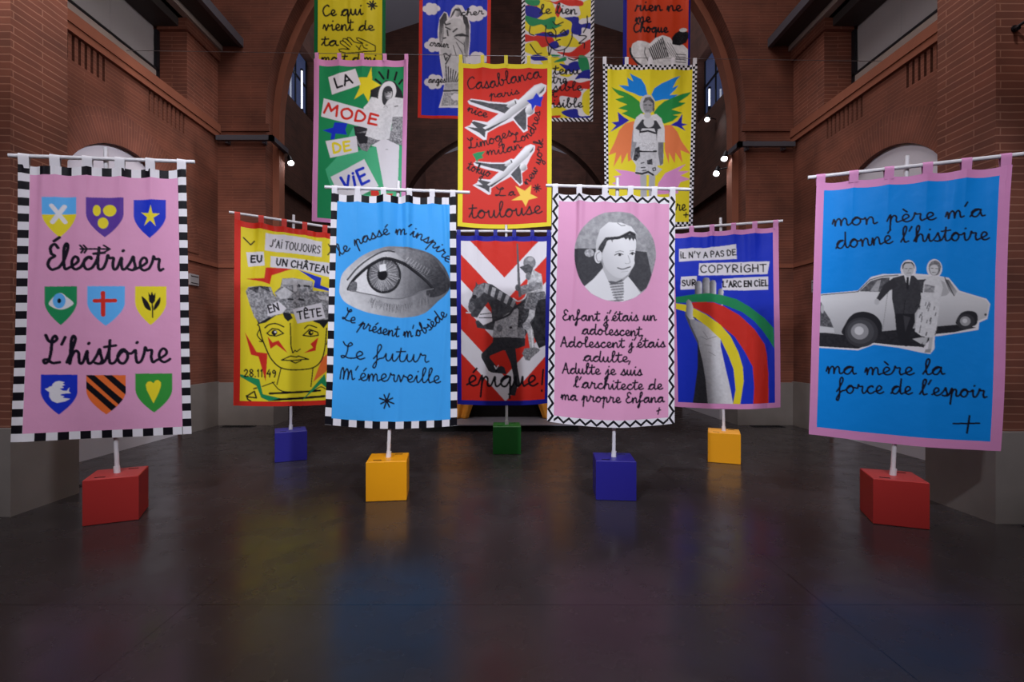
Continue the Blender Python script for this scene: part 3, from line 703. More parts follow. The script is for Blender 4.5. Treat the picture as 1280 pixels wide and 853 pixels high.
def art_electriser(A):
    A.frame(0, 180, 4); w_ = 3.3
    m = shield(A, 211, 383, 265, 467, 'azure'); A.poly([(200, 353), (400, 351), (400, 480), (200, 480)], 'yellow', clip=m)
    A.lines([[(258, 308), (325, 390)], [(322, 312), (262, 390)]], 4.6, 'white', clip=m)
    shield(A, 432, 618, 268, 467, 'purple'); A.ell(485, 333, 20, 28, 'yellow'); A.ell(549, 333, 33, 29, 'yellow'); A.ell(516, 396, 26, 28, 'yellow')
    shield(A, 667, 829, 277, 470, 'royal'); A.star(751, 362, 58, 20, 5, 'yellow', .05, .85)
    write(A, 'Électriser', [(232, 628), (520, 628), (815, 634)], 62, w_)
    A.lines([[(405, 526), (548, 526)], [(520, 508), (550, 526), (516, 546)], [(402, 508), (420, 526), (408, 545)], [(420, 508), (437, 526), (424, 545)]], 2.2, 'ink')
    shield(A, 222, 388, 712, 906, 'green')
    A.poly([(243, 797), (275, 757), (305, 745), (335, 765), (371, 797), (335, 822), (300, 828), (265, 818)], 'white', smooth=True); A.ell(296, 784, 33, 38, 'azure'); A.ell(296, 784, 10, 12, 'black')
    shield(A, 440, 627, 712, 910, 'azure'); A.lines([[(518, 745), (520, 855)], [(478, 785), (578, 784)]], 4.6, 'red')
    shield(A, 677, 832, 712, 906, 'yellow')
    A.poly([(742, 740), (752, 757), (760, 738), (768, 757), (778, 742), (776, 785), (762, 802), (746, 788)], 'black'); A.line([(762, 790), (764, 868)], 1.4, 'black')
    A.poly([(710, 762), (740, 790), (756, 832), (730, 822), (716, 795)], 'black', smooth=True); A.poly([(800, 766), (800, 795), (785, 820), (768, 832), (775, 800)], 'black', smooth=True)
    A.frame(0, 380, 4)
    write(A, "L'histoire", [(220, 298), (520, 298), (850, 290)], 66, w_)
    shield(A, 207, 392, 353, 552, 'royal')
    A.poly([(228, 424), (243, 420), (252, 413), (263, 410), (268, 398), (282, 388), (300, 384), (328, 390), (318, 397), (330, 404), (314, 410), (324, 418), (302, 424), (318, 432), (338, 434), (352, 416), (348, 436), (360, 446), (338, 446), (312, 450), (306, 456), (326, 460), (318, 468), (356, 473), (330, 486), (290, 494), (264, 484), (250, 462), (250, 440), (238, 432)], 'white')
    m = shield(A, 437, 633, 355, 551, 'orange')
    for x, y in ((437, 400), (437, 336), (510, 322)):
        A.poly([(x-20, y-32), (x-20, y+4), (x+172, y+176), (x+190, y+148)], 'black', clip=m)
    shield(A, 680, 860, 348, 543, 'leaf')
    A.poly([(767, 497), (735, 430), (730, 404), (740, 389), (755, 386), (768, 397), (777, 383), (791, 380), (804, 392), (803, 414), (794, 442)], 'yellow')

def art_eye(A):
    A.frame(400, 220, 6.009)
    out = [(148, 830), (170, 735), (250, 650), (330, 590), (430, 548), (560, 528), (700, 542), (800, 570), (870, 612), (930, 680), (968, 760), (978, 830), (945, 890), (880, 946), (780, 1031), (640, 1061), (500, 1051), (330, 1016), (200, 956), (152, 895)]
    m = A.poly(out, 180, smooth=True, grad=((250, 900), 205, (960, 640), 72), noise=8, cell=5)
    A.poly([(200, 770), (290, 660), (400, 590), (520, 560), (660, 570), (800, 620), (900, 700), (960, 830), (800, 760), (700, 690), (560, 640), (440, 640), (330, 690), (230, 800)], 120, smooth=True, grad=((480, 600), 208, (880, 720), 72), noise=8, clip=m)
    A.line([(205, 780), (280, 690), (380, 612), (480, 568), (600, 574), (720, 600), (850, 650)], 2.0, 74, smooth=True, clip=m)
    A.poly([(560, 545), (700, 560), (830, 600), (930, 720), (975, 830), (900, 900), (800, 900), (800, 780), (700, 660), (600, 610)], 90, smooth=True, grad=((600, 600), 150, (900, 760), 52), noise=10, clip=m)
    e = A.poly([(212, 850), (240, 790), (300, 730), (380, 668), (480, 628), (600, 650), (700, 715), (790, 790), (845, 850), (760, 862), (690, 895), (600, 915), (500, 912), (400, 890), (300, 872), (230, 868)], 206, smooth=True, grad=((420, 760), 222, (820, 830), 60), noise=6, clip=m)
    A.ell(478, 745, 130, 138, 40, clip=e); A.ell(478, 742, 112, 122, 112, clip=e, noise=14, cell=1.2)
    for k in range(90):
        a = k*6.283/90; r = 40+8*A.rng.random(); r1 = 85+35*A.rng.random()
        A.line([(470+r*math.cos(a), 738+r*1.05*math.sin(a)), (478+r1*math.cos(a), 745+r1*1.05*math.sin(a))], .5, int(70+150*A.rng.random()), clip=e)
    A.ell(467, 742, 38, 42, 22, clip=e); A.poly([(443, 668), (492, 660), (498, 712), (446, 718)], 236, clip=e)
    for wd, dy, g in ((3.6, 0, 28), (2.0, -8, 40)):
        A.line([(210, 850+dy), (245, 788+dy), (305, 726+dy), (385, 664+dy), (482, 624+dy), (600, 646+dy), (700, 710+dy), (795, 788+dy), (850, 850+dy)], wd, g, smooth=True, clip=m)
    A.line([(210, 850), (300, 876), (400, 894), (500, 916), (600, 920), (690, 898), (780, 860), (850, 848)], 1.2, 110, smooth=True, clip=m)
    A.poly([(212, 850), (235, 800), (275, 800), (270, 862), (232, 868)], 112, noise=24, smooth=True, clip=m)
    for k in range(90):
        f = k/89; x = 380+440*f; y = 905+70*math.sin(f*2.6)-60*f*f+14*A.rng.random(); dx = -20+70*f*A.rng.random()
        dx += 24*(A.rng.random()-.5); A.line([(x, y), (x+dx*.4, y+22), (x+dx*.7, y+30+34*A.rng.random())], .45, int(84+60*A.rng.random()), clip=m)
    for k in range(26):
        f = k/25; x = 420+420*f; y = 640+10*f+130*f*f; A.line([(x, y), (x+20+30*f, y-14-16*A.rng.random())], .7, 44, clip=m)
    for k in range(9):
        x = 640+20*k; A.line([(x, 640+13*k), (x+24, 612+11*k)], .8, 196-8*k, clip=m)
    w_ = 1.75
    write(A, "le passé m'inspire", [(150, 602), (260, 532), (330, 498), (450, 455), (580, 438), (690, 452), (800, 502), (880, 570), (958, 655)], 42, w_)
    A.frame(400, 350, 6.009)
    write(A, "Le présent m'obsède", [(165, 290), (250, 325), (330, 368), (450, 400), (560, 420), (640, 424), (740, 415), (830, 370), (900, 310), (955, 265)], 42, w_)
    write(A, 'Le futur', [(155, 582), (480, 600), (815, 614)], 56, w_)
    write(A, "M'émerveille", [(148, 745), (500, 750), (903, 768)], 52, w_)
    A.frame(400, 450, 6.009).aster(500, 290, 56, 1.9, 'ink', 8, .35)

def art_child(A):
    A.frame(670, 220, 6.009)
    m = A.poly([(590, 265), (450, 300), (350, 390), (300, 490), (288, 590), (300, 690), (330, 780), (362, 826), (420, 885), (520, 930), (640, 943), (740, 913), (830, 841), (868, 745), (893, 650), (900, 580), (880, 480), (830, 390), (750, 310), (680, 275)], 158, noise=16, cell=4, smooth=True)
    A.poly([(290, 545), (450, 545), (470, 600), (510, 700), (440, 780), (360, 830), (290, 700)], 64, clip=m, noise=5); A.poly([(740, 562), (830, 570), (850, 640), (870, 745), (830, 841), (790, 870), (690, 760), (735, 660)], 70, clip=m, noise=5)
    A.poly([(820, 440), (890, 500), (900, 640), (868, 740), (830, 570)], 148, clip=m, noise=14)
    A.ell(400, 578, 36, 30, 170, clip=m, noise=30)
    A.poly([(362, 830), (430, 775), (500, 695), (545, 790), (600, 930), (520, 935), (420, 885)], 222, clip=m); A.poly([(690, 755), (740, 815), (785, 880), (740, 915), (640, 945), (640, 800)], 224, clip=m)
    A.poly([(540, 785), (650, 765), (662, 870), (635, 945), (590, 900)], 190, clip=m)
    for k in range(8): A.line([(548+6*k, 795+20*k), (655, 783+21*k)], 1.2, 96, clip=m)
    A.poly([(540, 790), (600, 790), (652, 762), (645, 795), (565, 815)], 96, clip=m)
    A.poly([(510, 640), (600, 690), (660, 745), (655, 770), (600, 795), (540, 785), (500, 700)], 186, clip=m)
    A.poly([(462, 562), (482, 505), (525, 460), (620, 452), (742, 436), (752, 495), (640, 520), (530, 530), (500, 576)], 58, clip=m, noise=14)
    A.poly([(500, 572), (520, 525), (545, 482), (640, 466), (738, 462), (750, 520), (744, 570), (736, 625), (738, 662), (715, 705), (680, 748), (640, 768), (590, 756), (540, 715), (508, 660), (496, 610)], 226, smooth=True, clip=m, grad=((690, 560), 232, (500, 700), 196))
    A.poly([(655, 456), (745, 436), (753, 494), (740, 470), (728, 492), (716, 468), (700, 490), (690, 466), (672, 480)], 66, clip=m, noise=10); A.poly([(560, 474), (580, 470), (572, 500)], 120, clip=m)
    A.ell(466, 606, 28, 50, 214, clip=m); A.line([(476, 570), (452, 595), (462, 640), (486, 640)], .9, 120, smooth=True, clip=m)
    A.poly([(520, 466), (620, 456), (702, 416), (748, 440), (738, 452), (702, 436), (625, 474), (535, 482)], 44, clip=m); A.poly([(448, 580), (452, 490), (480, 400), (545, 345), (640, 348), (715, 385), (760, 448), (735, 425), (700, 414), (620, 452), (520, 462), (478, 520)], 224, clip=m, grad=((600, 360), 232, (460, 560), 190))
    A.lines([[(590, 595), (620, 582), (652, 590)], [(704, 588), (722, 576), (740, 584)]], 1.1, 66, smooth=True); A.ell(628, 594, 12, 9, 52); A.ell(722, 588, 9, 8, 52)
    A.lines([[(596, 572), (630, 562), (656, 570)], [(704, 566), (732, 562)]], .9, 150); A.lines([[(690, 598), (704, 650), (680, 660), (668, 655)]], .8, 170, smooth=True)
    A.line([(612, 690), (650, 700), (706, 684)], 1.4, 84, smooth=True); A.line([(640, 722), (690, 716)], .7, 176); A.lines([[(612, 352), (640, 372), (668, 372)]], .9, 110)
    w_ = 1.85
    A.frame(670, 350, 6.009)
    for t, p, s in (("Enfant j'étais un", [(198, 300), (550, 304), (905, 302)], 38), ("adolescent,", [(345, 402), (580, 410), (810, 418)], 38), ("Adolescent j'étais", [(185, 498), (570, 500), (972, 502)], 37),
                    ("adulte,", [(355, 598), (530, 606), (715, 606)], 38), ("Adulte je suis", [(197, 695), (500, 696), (795, 706)], 38), ("l'architecte de", [(280, 792), (600, 802), (950, 816)], 38)):
        write(A, t, p, s, w_)
    A.frame(670, 420, 6.009); write(A, 'ma propre Enfana', [(185, 466), (560, 474), (962, 490)], 36, w_); A.lines([[(905, 552), (932, 546)], [(924, 530), (914, 576)]], 1.6, 'ink')

def art_car(A):
    w_ = 2.0
    A.frame(1000, 180, 4.56); write(A, "mon père m'a", [(185, 468), (600, 442), (1055, 408)], 42, w_); write(A, "donné l'histoire", [(205, 597), (600, 560), (1080, 544)], 44, w_)
    A.frame(1000, 300, 4.56)
    A.poly([(112, 308), (330, 288), (405, 210), (470, 194), (560, 192), (600, 188), (650, 190), (728, 196), (800, 205), (850, 215), (910, 288), (1062, 335), (1082, 365), (1064, 450), (1020, 470), (1014, 512), (800, 545), (768, 548), (765, 620), (740, 648), (690, 640), (560, 612), (420, 595), (330, 628), (104, 614)], 'white')
    A.ell(619, 166, 44, 54, 'white'); A.ell(768, 162, 44, 54, 'white')
    A.poly([(108, 528), (400, 515), (660, 500), (880, 480), (1005, 498), (880, 525), (770, 535), (700, 608), (560, 600), (420, 585), (330, 618), (106, 606)], 44, noise=6)
    A.poly([(640, 562), (700, 552), (718, 560), (690, 592)], 190)
    A.poly([(120, 316), (330, 296), (405, 222), (470, 206), (560, 200), (720, 206), (830, 216), (905, 296), (1000, 322), (1058, 342), (1076, 368), (1060, 440), (1010, 462), (890, 482), (660, 502), (450, 520), (250, 540), (112, 525), (112, 470), (126, 400)], 204, grad=((500, 330), 216, (500, 520), 172))
    A.poly([(338, 292), (405, 232), (470, 214), (512, 214), (500, 296)], 96, noise=18); A.poly([(400, 290), (440, 232), (462, 226), (446, 292)], 168, noise=8)
    A.poly([(652, 300), (668, 226), (722, 222), (716, 300)], 72, noise=10); A.poly([(826, 224), (850, 226), (896, 292), (884, 318), (850, 290)], 160, grad=((830, 240), 110, (890, 310), 190)); A.line([(826, 212), (880, 318)], .9, 50)
    A.line([(118, 314), (330, 294), (400, 226), (470, 206), (560, 200)], 1.0, 50, smooth=False)
    A.lines([[(500, 300), (470, 520)], [(800, 300), (780, 480)]], .5, 140)
    A.poly([(118, 350), (136, 400), (170, 450), (190, 500), (112, 490), (112, 360)], 90, noise=22)
    A.ell(126, 392, 10, 26, 180); A.poly([(108, 492), (190, 500), (196, 528), (108, 528)], 196)
    A.poly([(248, 540), (262, 470), (305, 420), (370, 408), (430, 430), (466, 480), (462, 530), (440, 540)], 40, smooth=True)
    A.ell(350, 525, 94, 84, 62); A.ell(345, 522, 76, 68, 78); A.ell(340, 520, 50, 46, 150); A.ell(336, 516, 26, 24, 206)
    A.poly([(892, 480), (910, 425), (950, 404), (1000, 412), (1012, 450), (990, 490)], 44, smooth=True); A.ell(945, 465, 50, 44, 60); A.ell(942, 462, 30, 27, 160); A.ell(940, 460, 14, 13, 206); A.ell(1055, 425, 7, 7, 60)
    # the man in a dark suit
    A.poly([(540, 415), (655, 415), (655, 470), (620, 560), (640, 600), (600, 605), (570, 585), (548, 520)], 40); A.poly([(590, 430), (630, 440), (600, 520)], 66)
    A.poly([(528, 216), (590, 200), (650, 202), (682, 236), (692, 330), (682, 380), (655, 420), (540, 418), (524, 330)], 62, noise=5)
    A.poly([(534, 214), (480, 252), (434, 336), (456, 346), (512, 288), (560, 262)], 56); A.ell(438, 352, 14, 18, 190)
    A.poly([(594, 198), (634, 200), (616, 285)], 226); A.poly([(608, 210), (622, 210), (622, 275), (614, 285), (606, 272)], 44); A.line([(600, 340), (590, 420)], .6, 30)
    A.poly([(588, 140), (598, 126), (636, 126), (650, 140), (650, 172), (638, 198), (616, 208), (598, 196), (588, 172)], 196, smooth=True); A.poly([(584, 166), (585, 142), (598, 125), (640, 125), (653, 142), (653, 164), (647, 144), (636, 132), (602, 133), (592, 146), (590, 164)], 46)
    A.lines([[(600, 162), (612, 162)], [(626, 162), (640, 162)]], .9, 60); A.line([(610, 188), (632, 186)], .7, 90); A.line([(620, 162), (622, 176), (615, 178)], .5, 140)
    # the woman in a light summer dress
    A.lines([[(722, 545), (706, 598)], [(748, 545), (738, 625)]], 3.4, 188); A.poly([(690, 590), (712, 596), (704, 612), (684, 606)], 60); A.poly([(715, 622), (745, 618), (742, 640), (708, 640)], 150)
    A.poly([(800, 225), (825, 240), (852, 298), (838, 314), (740, 336), (720, 330), (730, 318), (806, 290)], 178)
    A.poly([(728, 212), (758, 200), (800, 212), (816, 270), (802, 330), (790, 420), (772, 545), (740, 556), (690, 545), (655, 520), (664, 440), (690, 360), (700, 300), (708, 240)], 214, noise=7)
    for k in range(22):
        x, y = 672+104*A.rng.random(), 350+180*A.rng.random(); A.line([(x, y), (x-5, y+18)], .9, 96)
    A.poly([(712, 250), (770, 262), (765, 300), (708, 296)], 150, noise=30); A.line([(660, 380), (672, 366)], 1.5, 50)
    A.poly([(736, 165), (738, 140), (752, 122), (778, 116), (800, 132), (804, 158), (796, 186), (782, 200), (750, 196)], 128, smooth=True, noise=30, cell=1.2); A.poly([(742, 160), (750, 144), (772, 140), (788, 152), (788, 178), (776, 196), (758, 198), (746, 184)], 208, smooth=True)
    A.lines([[(750, 160), (760, 160)], [(774, 162), (784, 162)]], .9, 70); A.line([(756, 184), (776, 184)], .9, 110)
    A.frame(1000, 420, 4.56); write(A, 'ma mère la', [(148, 212), (480, 218), (822, 216)], 42, w_); write(A, "force de l'espoir", [(208, 322), (600, 326), (1055, 350)], 42, w_)
    A.lines([[(868, 492), (1015, 493)], [(960, 450), (945, 546)]], 2.0, 'ink')

def art_castle(A):
    K = 7.975
    A.frame(280, 255, K)
    A.poly([(210, 745), (400, 740), (415, 635), (720, 640), (620, 665), (475, 712), (455, 802), (380, 775)], 'red'); A.poly([(740, 655), (970, 735), (960, 810), (1080, 855), (1080, 880), (890, 830), (905, 765)], 'royal')
    A.poly([(415, 290), (720, 320), (975, 375), (972, 527), (700, 495), (405, 465)], 'white'); A.poly([(465, 520), (700, 540), (1180, 605), (1180, 765), (760, 655), (460, 630)], 'white'); A.poly([(220, 480), (395, 478), (405, 615), (240, 626)], 'white')
    write(A, "J'AI TOUJOURS", [(455, 425), (700, 460), (955, 492)], 74, 1.3, 'black', True); write(A, 'EU', [(265, 582), (382, 582)], 66, 2.0, 'black', True); write(A, 'UN CH^ATEAU', [(515, 608), (780, 645), (1065, 695)], 66, 1.8, 'black', True)
    A.lines([[(193, 333), (265, 405)], [(265, 405), (303, 370)], [(1040, 400), (1075, 450)], [(1035, 505), (1075, 458)]], 1.6, 'black')
    A.frame(280, 340, K)
    A.poly([(205, 600), (320, 795), (430, 808), (412, 1085), (340, 840), (265, 822)], 'red'); A.poly([(1060, 785), (970, 860), (960, 900), (885, 1090), (1015, 990), (1080, 880)], 'orange')
    A.poly([(300, 420), (340, 520), (410, 505), (520, 430), (600, 425)], 32); A.poly([(880, 490), (950, 515), (990, 560), (1070, 460), (1000, 430)], 32); A.poly([(570, 380), (600, 460), (635, 492), (682, 460), (650, 395)], 34)
    A.poly([(340, 500), (350, 545), (325, 530)], 32); A.poly([(215, 195), (240, 150), (350, 140), (465, 150), (490, 215), (575, 320), (585, 410), (440, 455), (350, 505), (300, 450), (255, 330)], 150, noise=44, cell=1.6)
    A.poly([(240, 160), (330, 215), (350, 150), (460, 200), (440, 150), (350, 138)], 70, noise=40, cell=1.2)
    A.poly([(500, 205), (560, 150), (580, 65), (690, 60), (885, 92), (885, 185), (1075, 200), (1075, 470), (900, 480), (700, 420), (590, 400), (530, 275)], 140, noise=44, cell=1.6)
    A.poly([(580, 70), (690, 62), (880, 95), (870, 140), (580, 125)], 186, noise=14); A.poly([(690, 70), (725, 75), (722, 195), (690, 190)], 206, noise=8)
    A.lines([[(745, 130), (752, 140)], [(800, 138), (845, 142)], [(640, 270), (680, 275)], [(750, 270), (790, 280)]], 2.6, 56)
    A.poly([(510, 210), (600, 150), (690, 210), (640, 260), (560, 270)], 196, noise=16); A.poly([(930, 230), (1070, 250), (1070, 290), (950, 270)], 196, noise=26)
    A.poly([(430, 332), (540, 290), (620, 360), (580, 412), (432, 440)], 'white'); A.poly([(680, 372), (970, 305), (1010, 460), (728, 512)], 'white')
    write(A, 'EN', [(448, 408), (552, 378)], 74, 1.7, 'black', True); write(A, 'T^ETE', [(735, 472), (972, 434)], 76, 1.8, 'black', True)
    b = 'black'
    A.line([(348, 540), (378, 665), (440, 815), (482, 880), (545, 938), (625, 964), (740, 968), (880, 950), (960, 888), (1000, 770), (1022, 560)], 1.5, b, smooth=True)
    A.lines([[(350, 575), (328, 620), (345, 655), (380, 690), (350, 690)], [(1040, 590), (1048, 640), (1030, 690), (1020, 722)]], 1.3, b, smooth=True)
    A.lines([[(405, 555), (450, 522), (520, 515), (592, 545)], [(800, 560), (845, 530), (920, 552)]], 1.5, b, smooth=True)
    A.lines([[(425, 608), (480, 562), (540, 572), (590, 610), (520, 636), (450, 630), (425, 608)], [(785, 630), (850, 570), (930, 600), (938, 630), (860, 640), (785, 630)]], 1.5, b)
    A.ell(498, 602, 28, 26, b); A.ell(508, 596, 12, 10, 'white'); A.ell(862, 605, 26, 26, b); A.ell(870, 600, 10, 9, 'yellow')
    A.line([(658, 510), (665, 740), (682, 802), (705, 778), (722, 790), (757, 765)], 1.3, b); A.lines([[(570, 873), (660, 833), (720, 843), (740, 833), (840, 866), (770, 868), (680, 878), (570, 873)], [(665, 883), (710, 903), (765, 878)]], 1.4, b)
    A.poly([(430, 640), (480, 700), (540, 680), (632, 805), (520, 722), (460, 762)], 'red'); A.poly([(938, 650), (915, 740), (912, 780), (790, 805), (885, 750), (858, 715)], 'red')
    A.frame(280, 420, K)
    A.lines([[(565, 315), (525, 475)], [(885, 310), (865, 495)], [(380, 495), (500, 450)]], 1.2, b); A.line([(480, 452), (560, 530), (680, 545), (870, 538), (960, 500), (1010, 520)], 1.2, b, smooth=True)
    A.line([(455, 562), (955, 535)], 2.5, b); A.line([(450, 625), (1000, 590)], 2.8, b)
    A.poly([(150, 378), (350, 425), (385, 570), (560, 605), (450, 635), (370, 605), (320, 490), (160, 405)], 'green'); A.poly([(765, 638), (1000, 375), (1035, 525), (970, 465)], 'green')
    write(A, '28.11.49', [(198, 402), (350, 400), (515, 402)], 70, 1.5, b, True)
    A.lines([[(225, 595), (300, 545), (322, 608), (232, 602)], [(222, 590), (235, 625), (265, 642)], [(295, 520), (320, 512)]], 1.7, b)

def art_knight(A):
    K = 7.975; A.frame(560, 280, K)
    for k in range(3):
        u = 75+490*k; A.poly([(100, u-38), (562, u+459), (1040, u-55), (1040, u+183), (570, u+697), (100, u+200)], 'white')
    A.frame(560, 360, K)
    A.poly([(880, 60), (1000, 90), (1000, 560), (905, 600), (860, 500), (810, 420), (830, 300)], 44, noise=16, cell=4); A.poly([(690, 190), (780, 60), (900, 80), (850, 320), (760, 500), (690, 480)], 62, noise=26, cell=2)
    A.poly([(450, 480), (770, 495), (765, 575), (690, 600), (560, 620), (440, 560)], 50, noise=8)
    A.poly([(490, 490), (330, 655), (330, 690), (400, 820), (430, 836), (580, 850), (560, 785), (530, 770), (490, 785), (412, 690), (420, 670), (590, 600)], 50, noise=6)
    A.poly([(560, 600), (620, 740), (645, 850), (652, 960), (590, 1050), (665, 1060), (690, 965), (715, 940), (690, 790), (670, 590)], 50, noise=6); A.line([(460, 770), (475, 800), (500, 765)], 1.0, 'white')
    A.poly([(250, 20), (275, -20), (278, -62), (300, -32), (360, -55), (440, -35), (520, 20), (660, 110), (700, 200), (620, 260), (520, 320), (450, 420), (380, 410), (290, 395), (270, 330), (300, 320), (350, 370), (440, 330), (430, 200), (400, 140), (330, 230), (290, 295), (235, 285), (200, 190), (215, 120), (240, 80)], 64, noise=14, cell=3)
    A.poly([(250, 20), (300, -30), (360, -50), (360, 40), (300, 100), (245, 100)], 120, noise=26); A.ell(262, 88, 24, 20, 34); A.poly([(205, 150), (250, 130), (270, 200), (230, 260), (205, 220)], 100, noise=20); A.line([(185, 246), (222, 246)], 1.6, 'white')
    for k in range(5): A.poly([(372+70*k, -48+38*k), (412+68*k, -36+38*k), (392+64*k, 60+34*k), (356+66*k, 40+34*k)], 150 if k % 2 == 0 else 176, noise=22)
    A.lines([[(320, 262), (430, 250)], [(310, 296), (440, 296)]], 1.1, 60)
    A.poly([(455, 400), (470, 330), (600, 250), (690, 200), (705, 215), (685, 486), (440, 490)], 158, noise=30, cell=1.5); A.line([(450, 330), (600, 270), (660, 200), (780, 120)], 2.6, 46, smooth=True); A.ell(512, 400, 30, 36, 110, noise=18); A.ell(625, 392, 15, 12, 40)
    A.poly([(690, 390), (760, 400), (770, 500), (690, 495)], 128, noise=28)
    A.poly([(800, 60), (880, 110), (862, 280), (815, 345), (845, 420), (866, 600), (815, 612), (790, 440), (745, 372), (800, 290), (815, 190)], 184, noise=26, cell=1.8); A.ell(785, 375, 42, 40, 150, noise=34); A.line([(830, 420), (842, 590)], 1.2, 232)
    A.poly([(735, 650), (760, 600), (870, 590), (920, 615), (880, 650), (830, 690), (810, 720), (770, 715), (750, 675)], 128, noise=40, cell=1.2)
    A.frame(560, 280, K)
    A.poly([(850, 455), (930, 500), (945, 600), (940, 690), (880, 700), (780, 690), (795, 560)], 190, noise=28, cell=2); A.poly([(780, 690), (960, 670), (985, 740), (900, 760), (860, 860), (760, 840)], 118, noise=40, cell=1.6)
    A.ell(812, 385, 62, 66, 132, noise=18); A.poly([(712, 428), (800, 395), (850, 440), (825, 510), (770, 490)], 82, noise=18); A.ell(800, 520, 26, 40, 120, noise=20); A.ell(820, 350, 30, 20, 178)
    A.poly([(790, 600), (850, 570), (940, 590), (930, 640), (800, 680), (740, 710), (690, 640), (720, 620)], 128, noise=34); A.poly([(682, 192), (697, 192), (722, 620), (735, 720), (705, 735), (694, 600)], 92); A.ell(695, 635, 26, 34, 74, noise=14)
    A.line([(650, 740), (700, 770), (760, 740), (780, 700)], 1.3, 206, smooth=True)
    A.frame(560, 420, K); write(A, 'épique', [(185, 490), (520, 492), (890, 488)], 98, 2.4, 'black'); A.lines([[(945, 335), (932, 480)], [(930, 535), (930, 545)]], 2.3, 'black')

def art_rainbow(A):
    K = 7.975; A.frame(830, 340, K)
    A.frame(830, 270, K)
    A.poly([(150, 325), (430, 315), (718, 280), (724, 428), (430, 440), (150, 454)], 'white'); A.poly([(350, 470), (700, 462), (1052, 450), (1030, 578), (700, 588), (343, 593)], 'white'); A.poly([(168, 605), (325, 598), (322, 730), (162, 735)], 'white'); A.poly([(582, 625), (1036, 602), (1036, 733), (800, 742), (576, 738)], 'white')
    write(A, "IL N'Y A PAS DE", [(160, 420), (430, 412), (715, 388)], 56, 1.4, 'black', True); write(A, 'COPYRIGHT', [(360, 562), (700, 560), (1020, 552)], 72, 1.5, 'black', True)
    write(A, 'SUR', [(178, 698), (318, 692)], 56, 1.6, 'black', True); write(A, "L'ARC EN CIEL", [(585, 708), (800, 705), (1036, 694)], 58, 1.6, 'black', True)
    for x0, x1, yt in ((306, 376, 645), (380, 456, 612), (452, 518, 636), (534, 592, 722)):
        A.poly([(x0, 800), (x0, yt+30), (x0+14, yt+6), ((x0+x1)/2, yt), (x1-10, yt+6), (x1, yt+30), (x1-2, 800)], 180, grad=((x0, 700), 84, (x1, 700), 222), noise=6)
    A.frame(830, 340, K)
    A.poly([(90, 255), (300, 222), (440, 210), (580, 230), (720, 270), (850, 345), (1000, 460), (1090, 560), (1095, 760), (1040, 670), (985, 590), (900, 490), (780, 400), (620, 335), (480, 297), (300, 300), (90, 308)], 'green')
    A.poly([(250, 305), (400, 298), (490, 302), (590, 338), (750, 430), (900, 570), (1000, 720), (1022, 820), (1036, 1000), (1042, 1330), (885, 1330), (897, 1138), (880, 938), (800, 788), (700, 640), (580, 545), (450, 430), (280, 350)], 'red')
    A.poly([(250, 520), (330, 700), (330, 960), (300, 1200), (280, 1330), (470, 1330), (420, 1000), (360, 760)], 44, noise=4)
    A.poly([(205, 430), (222, 290), (240, 272), (266, 290), (288, 350), (282, 420), (300, 470), (420, 530), (560, 650), (562, 740), (605, 930), (660, 1150), (695, 1330), (440, 1330), (410, 1050), (380, 880), (340, 720), (262, 560)], 206, grad=((320, 900), 120, (520, 860), 216), noise=6)
    A.poly([(205, 430), (222, 330), (240, 420), (262, 520), (340, 690), (345, 740), (250, 540)], 84)
    A.poly([(90, 308), (210, 325), (290, 358), (420, 425), (560, 525), (660, 640), (740, 800), (782, 940), (792, 1080), (752, 1330), (680, 1330), (712, 1160), (690, 960), (640, 830), (560, 665), (430, 545), (285, 440), (200, 390), (90, 362)], 'yellow')
    A.poly([(214, 420), (224, 290), (242, 272), (268, 292), (288, 350), (282, 425), (302, 472), (250, 470)], 206, grad=((212, 380), 110, (285, 380), 220))
    A.lines([[(360, 640), (420, 668), (520, 640)], [(400, 720), (470, 735)], [(385, 590), (430, 650)], [(440, 790), (510, 830)]], .6, 130); A.line([(290, 452), (312, 460)], 1.3, 60); A.ell(576, 328, 8, 5, 'white')

